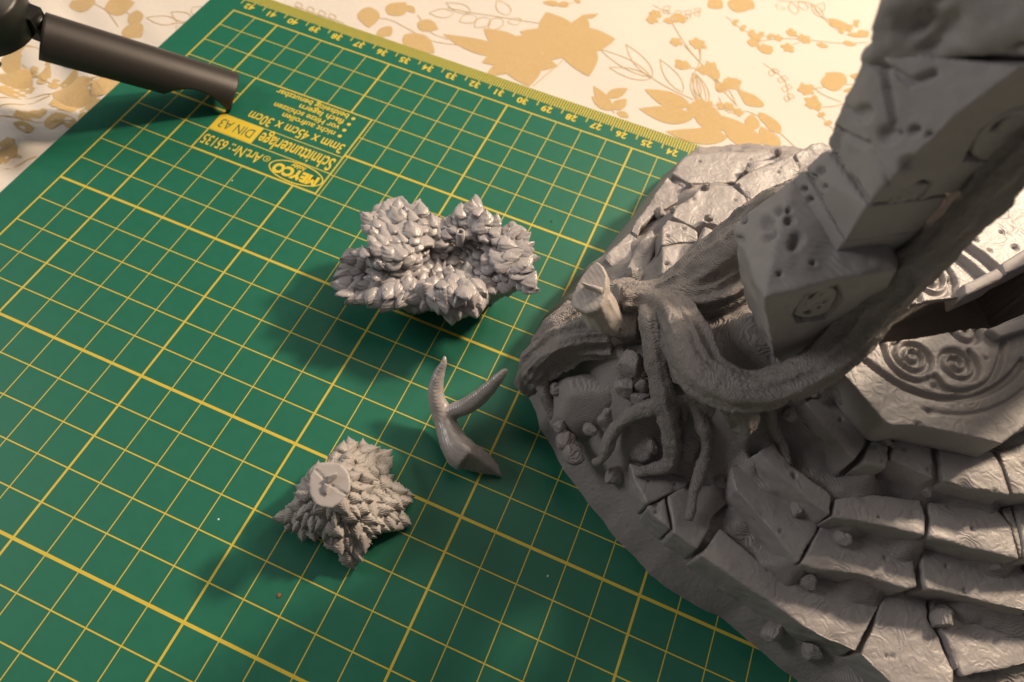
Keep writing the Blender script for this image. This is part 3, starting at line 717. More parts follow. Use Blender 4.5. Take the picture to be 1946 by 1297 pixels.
# --- roots and trunk
def T(pts): return [U(x, y, z) for x, y, z, r in pts], [r for *_, r in pts]
def root_group(name, lists, vox, ridges, label, mat=None, amp=.035, sc=3.5, rk=7):
    parts = []
    for i, l in enumerate(lists):
        p, r = T(l); parts.append(tube_mesh(p, r, 44, ridges*1.35, rk+4, seed=i*3+len(lists)))
    V, F = join_vf(parts)
    remesh_later(name, newmesh(name, V, F), vox, mat or M_root, portal, 1, None, label, amp, sc)
root_group('trunk', [
    [(1180, 575, 4.2, .35), (1230, 575, 4.3, .42), (1275, 600, 4.7, .52), (1305, 650, 5.0, .56), (1335, 710, 5.2, .52), (1400, 742, 5.5, .46), (1470, 738, 5.8, .44), (1545, 705, 6.2, .44), (1610, 650, 6.8, .44), (1662, 585, 7.5, .42), (1720, 520, 8.3, .40), (1790, 448, 9.2, .38), (1865, 370, 10.2, .40), (1950, 275, 11.2, .42), (2060, 160, 12.2, .42)],
    [(1190, 560, 3.9, .30), (1260, 560, 4.3, .42), (1330, 520, 4.8, .52), (1400, 465, 5.4, .6), (1470, 410, 6.2, .55), (1520, 390, 7.2, .45)],
    [(1240, 590, 4.0, .4), (1290, 570, 4.4, .55), (1350, 560, 4.6, .55), (1420, 520, 4.8, .6)],
    [(1620, 640, 6.4, .25), (1660, 560, 7.4, .25), (1732, 488, 8.5, .27), (1812, 425, 9.4, .26), (1910, 345, 10.5, .26), (2030, 240, 11.7, .28)],
    [(1400, 745, 4.9, .40), (1412, 790, 4.2, .36), (1415, 815, 3.9, .30)],
    [(1655, 600, 6.9, .2), (1690, 575, 7.1, .22), (1730, 535, 7.8, .24), (1800, 480, 8.8, .2)],
    ], 0.055, .22, 'thick bark-covered trunk looping round the foot of the arch')
root_group('root', [[(1225, 590, 4.5, .18), (1232, 610, 4.75, .24), (1240, 650, 4.6, .25), (1250, 700, 4.3, .25), (1262, 750, 3.9, .27), (1270, 790, 3.5, .24), (1278, 840, 3.0, .22), (1276, 872, 2.6, .20), (1262, 888, 2.45, .16), (1235, 893, 2.3, .13), (1208, 900, 2.2, .09)],
    [(1258, 770, 3.7, .2), (1232, 775, 3.5, .19), (1204, 787, 3.1, .18), (1172, 812, 2.7, .17), (1156, 843, 2.4, .16), (1144, 872, 2.1, .13), (1128, 880, 1.8, .1)],
    [(1262, 750, 3.8, .26), (1290, 752, 3.8, .22), (1322, 756, 3.8, .2), (1350, 778, 3.6, .17), (1372, 812, 3.2, .12), (1390, 836, 3.0, .06)],
    [(1312, 762, 3.8, .15), (1326, 785, 3.6, .15), (1337, 815, 3.4, .15), (1344, 850, 3.0, .14), (1332, 893, 2.7, .13), (1319, 943, 2.5, .12), (1309, 990, 2.38, .10)],
    [(1300, 760, 3.7, .12), (1299, 800, 3.2, .09)]], 0.045, .16, 'forked root running down over the boulders')
root_group('root', [[(1440, 750, 4.3, .2), (1457, 773, 4.2, .17), (1472, 816, 3.9, .14), (1488, 850, 3.7, .11), (1501, 884, 3.55, .05)]], .04, .16, 'short straight root right of the trunk foot')
root_group('root', [[(1540, 715, 5.0, .2), (1575, 722, 4.9, .16), (1613, 772, 4.7, .13), (1656, 818, 4.6, .11), (1700, 850, 4.55, .06)]], .04, .16, 'thin root creeping along the plate edge')
root_group('root_flare', [[(1165, 640, 3.6, .5), (1110, 645, 3.3, .5), (1060, 665, 2.8, .48), (1020, 700, 2.2, .42), (1002, 735, 1.3, .3)],
    [(1100, 590, 2.6, .35), (1060, 625, 2.4, .38), (1020, 680, 1.7, .35)], [(1030, 720, 2.0, .2), (1040, 760, 1.7, .17), (1052, 790, 1.4, .14), (1062, 812, 1.2, .08)],
    [(1180, 560, 3.5, .4), (1190, 600, 3.8, .45), (1190, 650, 3.8, .35)], [(1150, 560, 3.0, .3), (1180, 545, 3.2, .22), (1205, 540, 3.0, .15)]], .05, .28, 'rough bark flare spreading left below the sawn stub')
root_group('root', [[(1600, 690, 5.3, .16), (1625, 672, 5.5, .2), (1650, 655, 5.5, .17), (1662, 648, 5.4, .1)], [(1550, 735, 4.9, .1), (1545, 755, 4.7, .07)]], .04, .1, 'splintered orange-brown stub where the trunk meets the plate')

# --- sawn stub
st = []
ctop = U(1118, 547, 4.9); cbot = U(1170, 640, 3.4); ax = ctop-cbot; Ls = np.linalg.norm(ax); ax /= Ls
nrm = (CP-ctop); nrm /= np.linalg.norm(nrm); nrm = nrm*.85+ax*.35+np.array([-.22, .12, 0]); nrm /= np.linalg.norm(nrm)
rimpx = [(1134, 498), (1146, 507), (1153, 525), (1153, 545), (1148, 566), (1143, 583), (1130, 593), (1115, 597), (1100, 590), (1088, 583), (1086, 570), (1095, 553), (1099, 538), (1108, 522), (1120, 508)]
rim3 = []
for x, y in rimpx:
    r_ = ray(x, y); rim3.append(CP+((ctop-CP)@nrm)/(r_@nrm)*r_)
c_r = np.mean(rim3, axis=0)
hb = hull([p+nrm*h for p in rim3 for h in (.02, -.34)]); d_part = (list(getV(hb)), [tuple(p.vertices) for p in hb.polygons])
tb = tube_mesh([c_r-nrm*.22, c_r*.75+U(1160, 640, 3.4)*.25, c_r*.45+U(1166, 640, 3.4)*.55, U(1172, 636, 3.45), U(1168, 655, 3.1)], [.36, .43, .47, .44, .25], 40, .10, 8, seed=2)
V, F = join_vf([d_part, tb]); me = newmesh('sawn_stub', V, F)
M_stub = resin('printed_pale_stub', (0.40, 0.365, 0.34), 0.45, 20, .03, .003, .9, .6, .5)
remesh_later('sawn_stub', me, .035, M_stub, portal, 1, None, 'pale cut-off branch stub with a flat top', .012, 3.5)
pa = U(1107, 541, 5.0); pb = U(1147, 556, 5.0); pn = nrm
e = np.cross(pb-pa, pn); e /= np.linalg.norm(e); hp = []
for p, w_ in ((pa, .02), (pb, .08)):
    for a in (-1, 1):
        hp += [p+e*a*w_*1.3-pn*.25, p+e*a*w_*.8+pn*.16]
remesh_later('peg', hull(hp), .03, M_stub, portal, 1, None, None, .012, 6)

# --- loose stones
def rock(x, y, z, rx, ry=None, rz=None, ang=None, name='pebble', seed=0, mat=None):
    ry = ry or rx; rz = rz or rx*.8; c = U(x, y, z); bm = bmesh.new(); bmesh.ops.create_icosphere(bm, subdivisions=4, radius=1)
    r = random.Random(seed+int(x)); q = r.uniform(0, 3.1) if ang is None else ang
    V = np.array([v.co[:] for v in bm.verts])
    pl = [(np.array([r.gauss(0, 1), r.gauss(0, 1), abs(r.gauss(0, 1))*.9]), r.uniform(.6, .85)) for _ in range(9)]
    for nvec, dd_ in pl:
        nvec = nvec/np.linalg.norm(nvec); h = V@nvec-dd_; V = V-np.outer(np.clip(h, 0, 9)*.85, nvec)
    V *= (1+.09*fbm(V+x, 2.2, 3))[:, None]
    V = V*np.array([rx, ry, rz]); cq, sq = math.cos(q), math.sin(q)
    V = np.stack([V[:, 0]*cq-V[:, 1]*sq, V[:, 0]*sq+V[:, 1]*cq, V[:, 2]], 1)+c
    for v, p in zip(bm.verts, V): v.co = p
    me = bpy.data.meshes.new(name); bm.to_mesh(me); bm.free(); me.polygons.foreach_set('use_smooth', [True]*len(me.polygons))
    return addobj(name, me, mat or M_terr, portal)
for i, (x, y, z, a, b, c) in enumerate([(1200, 692, 3.7, .38, .34, .38), (1189, 736, 3.3, .25, .28, .28), (1222, 733, 3.4, .26, .2, .24), (1218, 757, 3.25, .28, .2, .22), (1092, 862, 1.6, .32, .3, .3), (1168, 902, 1.5, .3, .27, .27), (1075, 835, 1.6, .3, .26, .2),
    (1240, 850, 2.5, .2, .12, .16), (1236, 818, 2.5, .2, .16, .16), (1370, 914, 2.35, .2, .16, .15), (1517, 965, 3.05, .26, .16, .2), (1602, 1022, 3.0, .18, .22, .2), (1535, 1102, 2.25, .26, .2, .25), (1790, 1172, 2.3, .32, .22, .3), (1890, 1077, 3.05, .14, .14, .2),
    (1470, 1200, 1.1, .34, .24, .3), (1543, 1240, 1.1, .28, .22, .26), (1764, 932, 3.9, .18, .2, .14), (1503, 786, 4.2, .18, .2, .2), (1527, 742, 4.6, .18, .14, .16), (1057, 738, 2.1, .22, .2, .2), (1066, 810, 1.7, .22, .2, .2), (1122, 815, 2.1, .2, .2, .1),
    (1310, 352, 2.1, .12, .12, .14), (1342, 354, 2.75, .15, .13, .16), (1281, 398, 2.3, .14, .13, .14), (1347, 414, 2.9, .14, .12, .14), (1480, 288, 2.3, .12, .14, .2), (1420, 325, 2.4, .16, .12, .14), (1255, 405, 1.95, .22, .2, .16), (1200, 521, 2.9, .22, .18, .2), (1186, 528, 2.7, .14, .12, .14),
    (1405, 352, 2.75, .07, .07, .07), (1812, 1262, 1.95, .22, .2, .25), (1665, 1112, 2.1, .1, .1, .08), (1320, 785, 3.5, .08, .1, .2)]):
    rock(x, y, z, a, b, c, seed=i, name='rubble' if max(a, b) < .15 else 'pebble')
rock(1118, 762, 1.75, 1.25, 1.0, 1.25, .5, 'boulder', 3)['label'] = 'smooth rounded boulder left of the forked root'
rock(1215, 845, 1.95, .62, .55, .62, .2, 'boulder', 8); rock(1318, 840, 2.5, .55, .6, .6, .4, 'boulder', 5)
rock(1160, 790, 2.1, .6, .5, .5, .4, 'boulder', 6)

# --- column of the arch (vertical; its front plane holds the carved panels)
DV = np.array([0.827, 0.562, 0]); NV = np.array([DV[1], -DV[0], 0]); F0 = U(1467, 674, 5.0)
def onplane(x, y, off):
    r_ = ray(x, y); P0 = F0-NV*off; return CP+((P0-CP)@NV)/(r_@NV)*r_
WB = 1.55
def FO(x, y): return onplane(x, y, 0)
def BO(x, y): return onplane(x, y, WB)
def block(fo, bo, thick=1.7, name='arch_block', label=None, extra=(), amp=.02, inset=0.0, vox=.042, post=None, nz=None):
    pts = [FO(*p) for p in fo]+[BO(*p) for p in bo]
    pts = pts+[p+DV*thick for p in pts]+list(extra)
    if inset:
        c = np.mean(pts, axis=0); pts = [c+(p-c)*(1-inset) for p in pts]
    remesh_later(name, hull(pts), vox, M_wall, portal, 2, post, label, amp*1.5, 1.5)
def pit_post(pits, cracks=(), recess=(), voff=0):
    PP = [(FO(x, y) if not b else (FO(x, y)*(1-b)+BO(x, y)*b), r) for x, y, r, b in pits]
    rays = [(np.array(ray(x, y))/np.linalg.norm(ray(x, y)), r) for x, y, r, b in pits]
    def post(V, N):
        V = V.copy(); d = np.zeros(len(V)); vv = CP-V; vv /= np.linalg.norm(vv, axis=1)[:, None]
        face = ((N*vv).sum(1) > .1)
        for ry_, r in rays:
            q = V-CP; t_ = q@ry_; dist = np.linalg.norm(q-np.outer(t_, ry_), axis=1); d += .15*np.exp(-(dist/(r*(.75+.5*_P[int(r*1e4) % 999])))**3)
        for line, w, dep in cracks:
            L = [np.array(p) for p in line]
            # project verts to photo plane coordinates to follow the crack
            C_ = (V-CP)@RC.T; px = 973+FP*C_[:, 0]/-C_[:, 2]; py = 648.5-FP*C_[:, 1]/-C_[:, 2]
            dist = seg_dist(np.c_[px, py], L); d += 1.4*dep*np.clip(1-dist/(w*1.25), 0, 1)**.6
        V -= N*(d*face)[:, None]
        C_ = (V-CP)@RC.T; pq = np.c_[973+FP*C_[:, 0]/-C_[:, 2], 648.5-FP*C_[:, 1]/-C_[:, 2]]
        for poly in recess:
            m_ = inside(pq, poly) & (N@NV > .35); V[m_] -= NV*.24
        return V
    return post
LP = [onplane(1452, 566, -.50), onplane(1617, 524, -.50), onplane(1500, 700, -.42), onplane(1468, 680, -.42)]
LP += [LP[1]+DV*.9, LP[2]+DV*1.5]
block([(1571, 500)], [(1414, 565), (1392, 436), (1392, 428), (1504, 340)], 1.5, label='plinth block of the arch with a carved knot panel', amp=.03, extra=LP,
      post=pit_post([(1411, 417, .07, 0), (1434, 384, .05, 0), (1405, 455, .07, 0), (1508, 468, .09, 0), (1478, 402, .06, 0), (1500, 420, .06, 0), (1455, 425, .10, 0), (1465, 445, .09, 0), (1455, 452, .07, 0), (1482, 520, .04, 0), (1515, 455, .08, 0), (1545, 500, .04, 0), (1498, 400, .05, 0)], recess=[[(1506, 596), (1530, 562), (1592, 543), (1602, 574), (1570, 606), (1517, 614)]]))
block([(1571, 500), (1606, 460)], [(1503, 342), (1524, 322)], 1.55, label='lower thin band course with drilled holes', amp=.012, post=pit_post([(1528, 360, .05, 0), (1538, 380, .055, 0), (1528, 394, .04, 0)]))
block([(1604, 461), (1648, 392)], [(1528, 320), (1570, 284)], 1.5, label='upper thin band course', amp=.012, post=pit_post([(1558, 325, .06, 0), (1543, 340, .06, 0), (1560, 375, .035, 0), (1568, 356, .03, 0)], [([(1532, 322), (1600, 458)], 3, .03)]))
block([(1651, 388), (1677, 356), (1729, 322), (1788, 269), (1822, 216), (1946, 125)], [(1574, 272), (1590, 246), (1630, 188), (1635, 155), (1638, 120), (1650, 95)], 1.7, label='cracked main block of the arch', amp=.03, vox=.042,
      post=pit_post([(1637, 217, .12, 0), (1687, 257, .12, 0), (1737, 249, .07, 0), (1725, 311, .08, 0), (1765, 256, .04, 0), (1708, 255, .04, 0)],
      [([(1671, 110), (1682, 150), (1690, 190), (1698, 235)], 6, .10), ([(1588, 246), (1615, 262), (1645, 275)], 6, .08), ([(1590, 250), (1587, 290), (1600, 330), (1625, 350), (1645, 385)], 7, .10), ([(1610, 205), (1640, 250), (1665, 300), (1690, 350)], 3, .04), ([(1660, 118), (1688, 132), (1720, 150), (1735, 156), (1775, 140)], 8, .1)], recess=[[(1832, 304), (1866, 243), (1975, 186), (1990, 232), (1950, 296), (1890, 308)], [(1668, 408), (1690, 380), (1752, 342), (1772, 350), (1730, 398), (1690, 428)]]))
block([(1965, 104), (2120, 20), (2150, -60)], [(1637, 132), (1650, 72), (1686, 2), (1722, -60)], 1.8, label='large upper block of the arch', amp=.085, vox=.07,
      post=pit_post([(1730, 50, .16, 0), (1745, 58, .10, 0), (1762, 35, .10, 0), (1797, 53, .16, 0), (1767, 93, .12, 0), (1780, 0, .1, 0), (1745, 30, .06, 0), (1940, 100, .1, 0)]))
# invented rest of the arch, out of view, placed for its shadows: voussoirs curving over to a second pier behind
c0 = F0-NV*WB/2; cen_s = 5.2; rad = 5.2
def RP(s, z, off): return F0+DV*s-NV*off+np.array([0, 0, z-F0[2]])
def vous(pts_sz, name='arch_block'):
    P_ = []
    for s, z in pts_sz: P_ += [RP(s, z, -.1), RP(s, z, WB+.1)]
    remesh_later(name, hull(P_), .09, M_wall, portal, 1, None, None, .05, 1.1)
zc = 14.6
for k in range(7):
    a0 = math.pi-k*math.pi/7-.02; a1 = math.pi-(k+1)*math.pi/7+.02
    vous([(4.5+5.2*math.cos(a0), zc+4.8*math.sin(a0)), (4.5+5.2*math.cos(a1), zc+4.8*math.sin(a1)), (4.5+3.3*math.cos(a0), zc+3.0*math.sin(a0)), (4.5+3.3*math.cos(a1), zc+3.0*math.sin(a1))])
for z0, z1_ in ((5.0, 8.2), (8.25, 9.6), (9.65, 12.3), (12.35, 14.6)): vous([(7.65, z0), (9.9, z0), (7.65, z1_), (9.9, z1_)])

# carved panels on the column's front plane
def panel(quad, knots, name='carved_panel', proud=.03, wd=.045):
    fr = []
    Q = [FO(*p)+NV*proud for p in quad]; parts = []
    n = len(Q)
    for i in range(n): parts.append(tube_mesh([Q[i], Q[(i+1) % n]], [wd, wd], 8, sub=2))
    for kn in knots:
        parts.append(tube_mesh([FO(*p)+NV*(proud*.8) for p in kn], [wd*.8]*len(kn), 8, sub=5))
    V, F = join_vf(parts)
    remesh_later(name, newmesh(name, V, F), .028, M_wall, portal, 1, None, 'interlaced knot relief on the side of the arch', .01, 4)
def loop(cx, cy, rx, ry, a=0, n=10):
    a = math.radians(a); return [(cx+rx*math.cos(2*math.pi*k/n)*math.cos(a)-ry*math.sin(2*math.pi*k/n)*math.sin(a), cy+rx*math.cos(2*math.pi*k/n)*math.sin(a)+ry*math.sin(2*math.pi*k/n)*math.cos(a)) for k in range(n+1)]
def spir2(cx, cy, rx, ry, a, turns=1.6, n=14):
    out = []; a = math.radians(a)
    for k in range(n):
        q = 2*math.pi*turns*k/(n-1); m_ = 1-.8*k/(n-1); u, v = rx*m_*math.cos(q), ry*m_*math.sin(q)
        out.append((cx+u*math.cos(a)-v*math.sin(a), cy+u*math.sin(a)+v*math.cos(a)))
    return out
def relief_on(knots, off, wd, dep):
    parts = [tube_mesh([onplane(*p, off)-NV*dep for p in kn], [wd]*len(kn), 8, sub=4) for kn in knots]
    V, F = join_vf(parts); remesh_later('carved_knot', newmesh('carved_knot', V, F), .026, M_wall, portal, 1, None, 'interlaced knot relief on the side of the arch', .01, 4)
relief_on([spir2(1534, 582, 17, 11, -35), spir2(1560, 590, 18, 11, -30), spir2(1564, 566, 17, 11, -30), loop(1553, 578, 38, 19, -32), [(1512, 598), (1540, 604), (1568, 590), (1590, 560)]], -.47, .06, .08)
relief_on([spir2(1700, 392, 20, 10, -38), spir2(1732, 368, 20, 10, -34), [(1675, 412), (1710, 405), (1765, 352)], loop(1717, 382, 40, 14, -38)], 0, .065, .07)
relief_on([spir2(1888, 264, 22, 15, -35), spir2(1878, 288, 22, 11, -12), spir2(1925, 236, 24, 15, -45), spir2(1920, 274, 26, 14, -20), spir2(1956, 222, 22, 14, -30), loop(1912, 256, 62, 32, -38)], 0, .085, .07)
flush()

# ================================================================== leaf clusters
def leaf_mesh(name, L=1.0, Wd=.62, fold=.10, curl=.12, th=.10, serr=.08, seed=0, veins=True):
    n, m = 10, 6; V = []; F = []; r = random.Random(seed)
    def pt(i, j, side):
        s = i/n; v = (j/m)*2-1
        w = Wd*.5*(math.sin(math.pi*min(1, s*.92+.08)**.75)**.85 if s < 1 else 0)
        if s > .8: w = Wd*.5*math.sin(math.pi*(.8*.92+.08)**.75)**.85*(1-s)/.2
        w = max(w, .01)
        if serr: w *= 1+serr*(1 if i % 2 else -1)
        y = v*w; z = -fold*abs(v)**1.3-curl*(s**2)*.8+.05*(1-abs(v))
        if veins: z += .036*math.sin(s*26-abs(v)*5)*abs(v)*(1-s)
        if side: z -= th*(1-.55*abs(v))*(1-.6*s)
        return (s*L, y, z)
    for side in (0, 1):
        for i in range(n+1):
            for j in range(m+1): V.append(pt(i, j, side))
    N = (n+1)*(m+1)
    for i in range(n):
        for j in range(m):
            a = i*(m+1)+j; F.append((a, a+m+1, a+m+2, a+1)); F.append((N+a, N+a+1, N+a+m+2, N+a+m+1))
    for i in range(n):
        for j in (0, m):
            a = i*(m+1)+j; q = (a, N+a, N+a+m+1, a+m+1); F.append(q if j == 0 else q[::-1])
    for j in range(m):
        for i in (0, n):
            a = i*(m+1)+j; q = (a, a+1, N+a+1, N+a); F.append(q if i == 0 else q[::-1])
    return newmesh(name, V, F)
def orient(loc, u, nrm, sc):
    u = Vector(u).normalized(); nrm = Vector(nrm); w = nrm.cross(u).normalized(); nn_ = u.cross(w)
    m = Matrix(((u.x, w.x, nn_.x), (u.y, w.y, nn_.y), (u.z, w.z, nn_.z))).to_4x4()
    return Matrix.Translation(Vector(loc)) @ m @ Matrix.Diagonal((*sc, 1))
def put_leaf(me, mat4, parent, name='leaf'):
    o = link(bpy.data.objects.new(name, me)); o.parent = parent; o.matrix_parent_inverse = Matrix.Translation(parent.location).inverted(); o.matrix_world = mat4
    o.matrix_basis = mat4; return o
def dome(poly, centre, zf, parent, mat, name, shrink=.86, zbot=.05, seed=0):
    """solid core below the leaves"""
    c = np.array(centre[:2]); n = len(poly); V = []; F = []; rings = 8
    for j in range(rings+1):
        s = j/rings
        for p in poly:
            q = c+(np.array(p)-c)*shrink*s
            V.append((q[0], q[1], max(zbot+.02, zf(q))))
    for j in range(rings):
        for i in range(n): a = j*n+i; b = j*n+(i+1) % n; F.append((a, b, b+n, a+n) if j else (a, b+n, a+n))
    b0 = len(V)
    for p in poly: q = c+(np.array(p)-c)*shrink*.55; V.append((q[0], q[1], zbot))
    for i in range(n): F.append((rings*n+i, rings*n+(i+1) % n, b0+(i+1) % n, b0+i))
    F.append(tuple(range(b0, b0+n))[::-1])
    me = newmesh(name, V, F); bm = bmesh.new(); bm.from_mesh(me); bmesh.ops.remove_doubles(bm, verts=bm.verts, dist=1e-4); bmesh.ops.triangulate(bm, faces=bm.faces[:]); bmesh.ops.recalc_face_normals(bm, faces=bm.faces); bm.to_mesh(me); bm.free()
    remesh_later(name, me, .06, mat, parent, 1, None, None, .10, 2.5)
def poisson(poly, dist, seed, tries=9000):
    r = random.Random(seed); xs_ = [p[0] for p in poly]; ys_ = [p[1] for p in poly]; out = []
    cand = np.array([(r.uniform(min(xs_), max(xs_)), r.uniform(min(ys_), max(ys_))) for _ in range(tries)])
    cand = cand[inside(cand, poly)]
    for p in cand:
        if all((p[0]-q[0])**2+(p[1]-q[1])**2 > dist*dist for q in out): out.append(tuple(p))
    return out
# ---- big cluster: lobes of overlapping leaves round a bowl
big_px = [(690, 405), (722, 378), (752, 370), (772, 395), (790, 383), (812, 410), (850, 402), (870, 395), (908, 372), (925, 395), (950, 415), (952, 440), (985, 430), (1020, 445), (1005, 465), (1033, 487), (1015, 500), (1018, 520), (1028, 552), (990, 548), (955, 545), (930, 580), (900, 600), (870, 612), (840, 598), (800, 588), (760, 580), (725, 588), (690, 572), (645, 570), (628, 540), (640, 505), (652, 478), (690, 472), (688, 440)]
cb = U(850, 500, 0)
big = empty('leaf_cluster', (cb[0], cb[1], 0)); tag(big, 'large glossy grey clump of overlapping leaves in the middle of the mat', 'foliage piece')
LOBES = [(745, 425, 70, -28, -40, 2.4), (850, 440, 45, 10, -40, 2.2), (910, 415, 42, 12, -45, 2.5), (980, 492, 60, 50, 0, 2.35), (955, 545, 40, 45, 25, 1.8), (872, 555, 48, 10, 35, 2.3), (760, 545, 45, -15, 35, 1.9), (665, 530, 40, -45, 20, 1.55), (862, 488, 62, 0, -20, 1.55)]
def lobe_mix(x, y):
    w = [math.exp(-((l[0]-x)**2+((l[1]-y)*1.15)**2)/(2*(l[2]*.55)**2))+1e-6 for l in LOBES]; t_ = sum(w)
    return sum(a*l[3] for a, l in zip(w, LOBES))/t_, sum(a*l[4] for a, l in zip(w, LOBES))/t_, sum(a*l[5] for a, l in zip(w, LOBES))/t_
def zbig(x, y):
    z = lobe_mix(x, y)[2]
    if y > 560: z -= (y-560)/50*.9
    return max(z, .4)
def zbig_w(q):
    C_ = RC@(np.array([q[0], q[1], 1.6])-CP); return zbig(973+FP*C_[0]/-C_[2], 648.5-FP*C_[1]/-C_[2])-.40
leafA = [leaf_mesh('leaf', 1, .86, .10, .05, .12, .05, k) for k in range(2)]+[leaf_mesh('leaf', 1, .76, .14, .16, .16, .07, 5), leaf_mesh('leaf', 1, .82, .06, -.06, .18, .03, 6)]
fatleaf = leaf_mesh('leaf', 1, .80, .20, .34, .42, .02, 9, veins=False)
for m_ in leafA+[fatleaf]: m_.materials.append(M_leaf)
pts = poisson([(850+(x-850)*.93, 492+(y-492)*.91) for x, y in big_px], 13.4, 3)
dome([U2(x, y, 1.6) for x, y in big_px], U(862, 495, 1.6), zbig_w, big, M_leaf, 'core', .88, .02)
R_ = random.Random(5); cnt = 0
for x, y in sorted(pts, key=lambda p: math.hypot(p[0]-862, (p[1]-495)*1.5), reverse=True):
    z = zbig(x, y); loc = U(x, y, z)
    vx, vy, _ = lobe_mix(x, y); m_ = math.hypot(vx, vy)+1e-3; vx /= m_; vy /= m_
    gx_, gy_ = (x-865)/170, (y-500)/100; vx += gx_*.8; vy += gy_*.8
    q = U(x+vx*20, y+vy*20, z)-loc; q /= np.linalg.norm(q)
    el = math.radians(R_.uniform(-4, 26)); ang = R_.gauss(0, .28); ca, sa = math.cos(ang), math.sin(ang); q = np.array([q[0]*ca-q[1]*sa, q[0]*sa+q[1]*ca, 0])
    fat = (y > 515 and 700 < x < 930 or (x < 720 and y > 480)) and R_.random() < .85
    if y > 560: el = math.radians(R_.uniform(-40, 5))
    u = q*math.cos(el)+np.array([0, 0, math.sin(el)]); n0 = np.array([0, 0, 1])*math.cos(el)-q*math.sin(el)
    s = R_.uniform(.42, .64)*(1.08 if fat else 1)*(.78 if math.hypot(x-865, y-490) < 45 else 1)
    me = fatleaf if fat else R_.choice(leafA)
    n0 = n0+np.array([R_.gauss(0, .18), R_.gauss(0, .18), 0])-q*.15
    put_leaf(me, orient(loc-u*s*.5+np.array([0, 0, R_.uniform(-.05, .08)]), u, n0, (s, s*R_.uniform(.95, 1.3), s)), big); cnt += 1
hc_ = U(875, 443, 2.42)
a_ = tube_mesh([hc_+np.array([0, 0, -.4]), hc_], [.11, .11], 16, sub=2); 
V = []; F = []
for k in range(20):
    q = 2*math.pi*k/20
    for r_, h_ in ((.13, -.5), (.13, .05), (.07, .05), (.06, -.35)): V.append(tuple(hc_+np.array([r_*math.cos(q), r_*math.sin(q), h_])))
for k in range(20):
    for m_ in range(3): F.append((k*4+m_, ((k+1) % 20)*4+m_, ((k+1) % 20)*4+m_+1, k*4+m_+1))
addobj('socket', newmesh('socket', V, F), M_leaf, big)
# ---- small cluster: pyramid of scale-like leaves under a sawn disc
sm_px = [(640, 848), (658, 826), (690, 832), (705, 850), (735, 840), (744, 868), (742, 900), (765, 928), (797, 933), (786, 955), (775, 980), (790, 1000), (755, 1004), (722, 1015), (702, 1030), (692, 1062), (668, 1086), (645, 1054), (622, 1028), (585, 1024), (545, 1022), (535, 1004), (518, 985), (550, 955), (562, 925), (590, 888), (600, 872), (640, 868)]
cs = U(655, 950, 0)
small = empty('leaf_cluster', (cs[0], cs[1], 0)); tag(small, 'small rough grey leaf clump with a flat round cut disc on top', 'foliage piece')
def zsm(x, y):
    d = math.hypot((x-640)/150, (y-930)/150); return max(.25, 2.0-1.75*d)
def zsm_w(q):
    C_ = RC@(np.array([q[0], q[1], 1.0])-CP); return zsm(973+FP*C_[0]/-C_[2], 648.5-FP*C_[1]/-C_[2])-.22
dome([U2(x, y, .8) for x, y in sm_px], U(645, 935, 1.2), zsm_w, small, M_leaf2, 'core', .9, .02)
leafB = [leaf_mesh('leaf', 1, .80, .22, .14, .46, .10, 20+k, veins=False) for k in range(2)]+[leaf_mesh('leaf', 1, .72, .22, .12, .30, .16, 23)]
for m_ in leafB: m_.materials.append(M_leaf2)
R_ = random.Random(9)
for x, y in poisson([(650+(x-650)*.93, 940+(y-940)*.93) for x, y in sm_px], 13.5, 8):
    if math.hypot(x-625, y-925) < 30: continue
    z = zsm(x, y); loc = U(x, y, z); vx, vy = x-628, y-925
    q = U(x+vx*.2, y+vy*.2, z)-loc; q[2] = 0; q /= np.linalg.norm(q)+1e-6; ang = R_.uniform(-.5, .5); ca, sa = math.cos(ang), math.sin(ang); q = np.array([q[0]*ca-q[1]*sa, q[0]*sa+q[1]*ca, 0])
    el = math.radians(R_.uniform(-40, -8)); u = q*math.cos(el)+np.array([0, 0, math.sin(el)]); n0 = np.array([0, 0, 1])*math.cos(el)-q*math.sin(el)+np.array([R_.gauss(0, .12), R_.gauss(0, .12), 0])
    s = R_.uniform(.40, .62); loc = loc+np.array([0, 0, R_.uniform(-.12, .14)])
    put_leaf(R_.choice(leafB), orient(loc-u*s*.55, u, n0, (s, s*R_.uniform(.85, 1.2), s)), small)
# disc with two keyed lugs
dc = U(627, 921, 2.35); dn = CP-dc; dn /= np.linalg.norm(dn); dn = dn*.5+np.array([-.05, -.05, .6]); dn /= np.linalg.norm(dn)
def onp(x, y, h=0.0):
    r_ = ray(x, y); P0 = dc+dn*h; return CP+((P0-CP)@dn)/(r_@dn)*r_
dpx = [(627, 879), (643, 880), (655, 888), (664, 902), (667, 920), (665, 935), (657, 945), (646, 958), (630, 967), (610, 965), (596, 955), (588, 938), (587, 920), (589, 905), (596, 890), (610, 880)]
hp = [onp(x, y, h) for x, y in dpx for h in (0, -.28)]
def crack_post(V, N):
    V = V.copy(); C_ = (V-CP)@RC.T; px = 973+FP*C_[:, 0]/-C_[:, 2]; py = 648.5-FP*C_[:, 1]/-C_[:, 2]; f = (N@dn) > .5
    d = .05*np.clip(1-seg_dist(np.c_[px, py], [np.array((600, 893)), np.array((618, 912))])/2.2, 0, 1)+.05*np.clip(1-seg_dist(np.c_[px, py], [np.array((628, 921)), np.array((662, 943))])/2.2, 0, 1)
    V -= dn*(d*f)[:, None]; return V
M_disc = resin('resin_cut_disc', (0.40, 0.375, 0.375), .45, 10, .02, .003, .5, .4, .5)
remesh_later('cut_disc', hull(hp), .035, M_disc, small, 1, crack_post, 'smooth flat disc left by the saw cut', .006, 2)
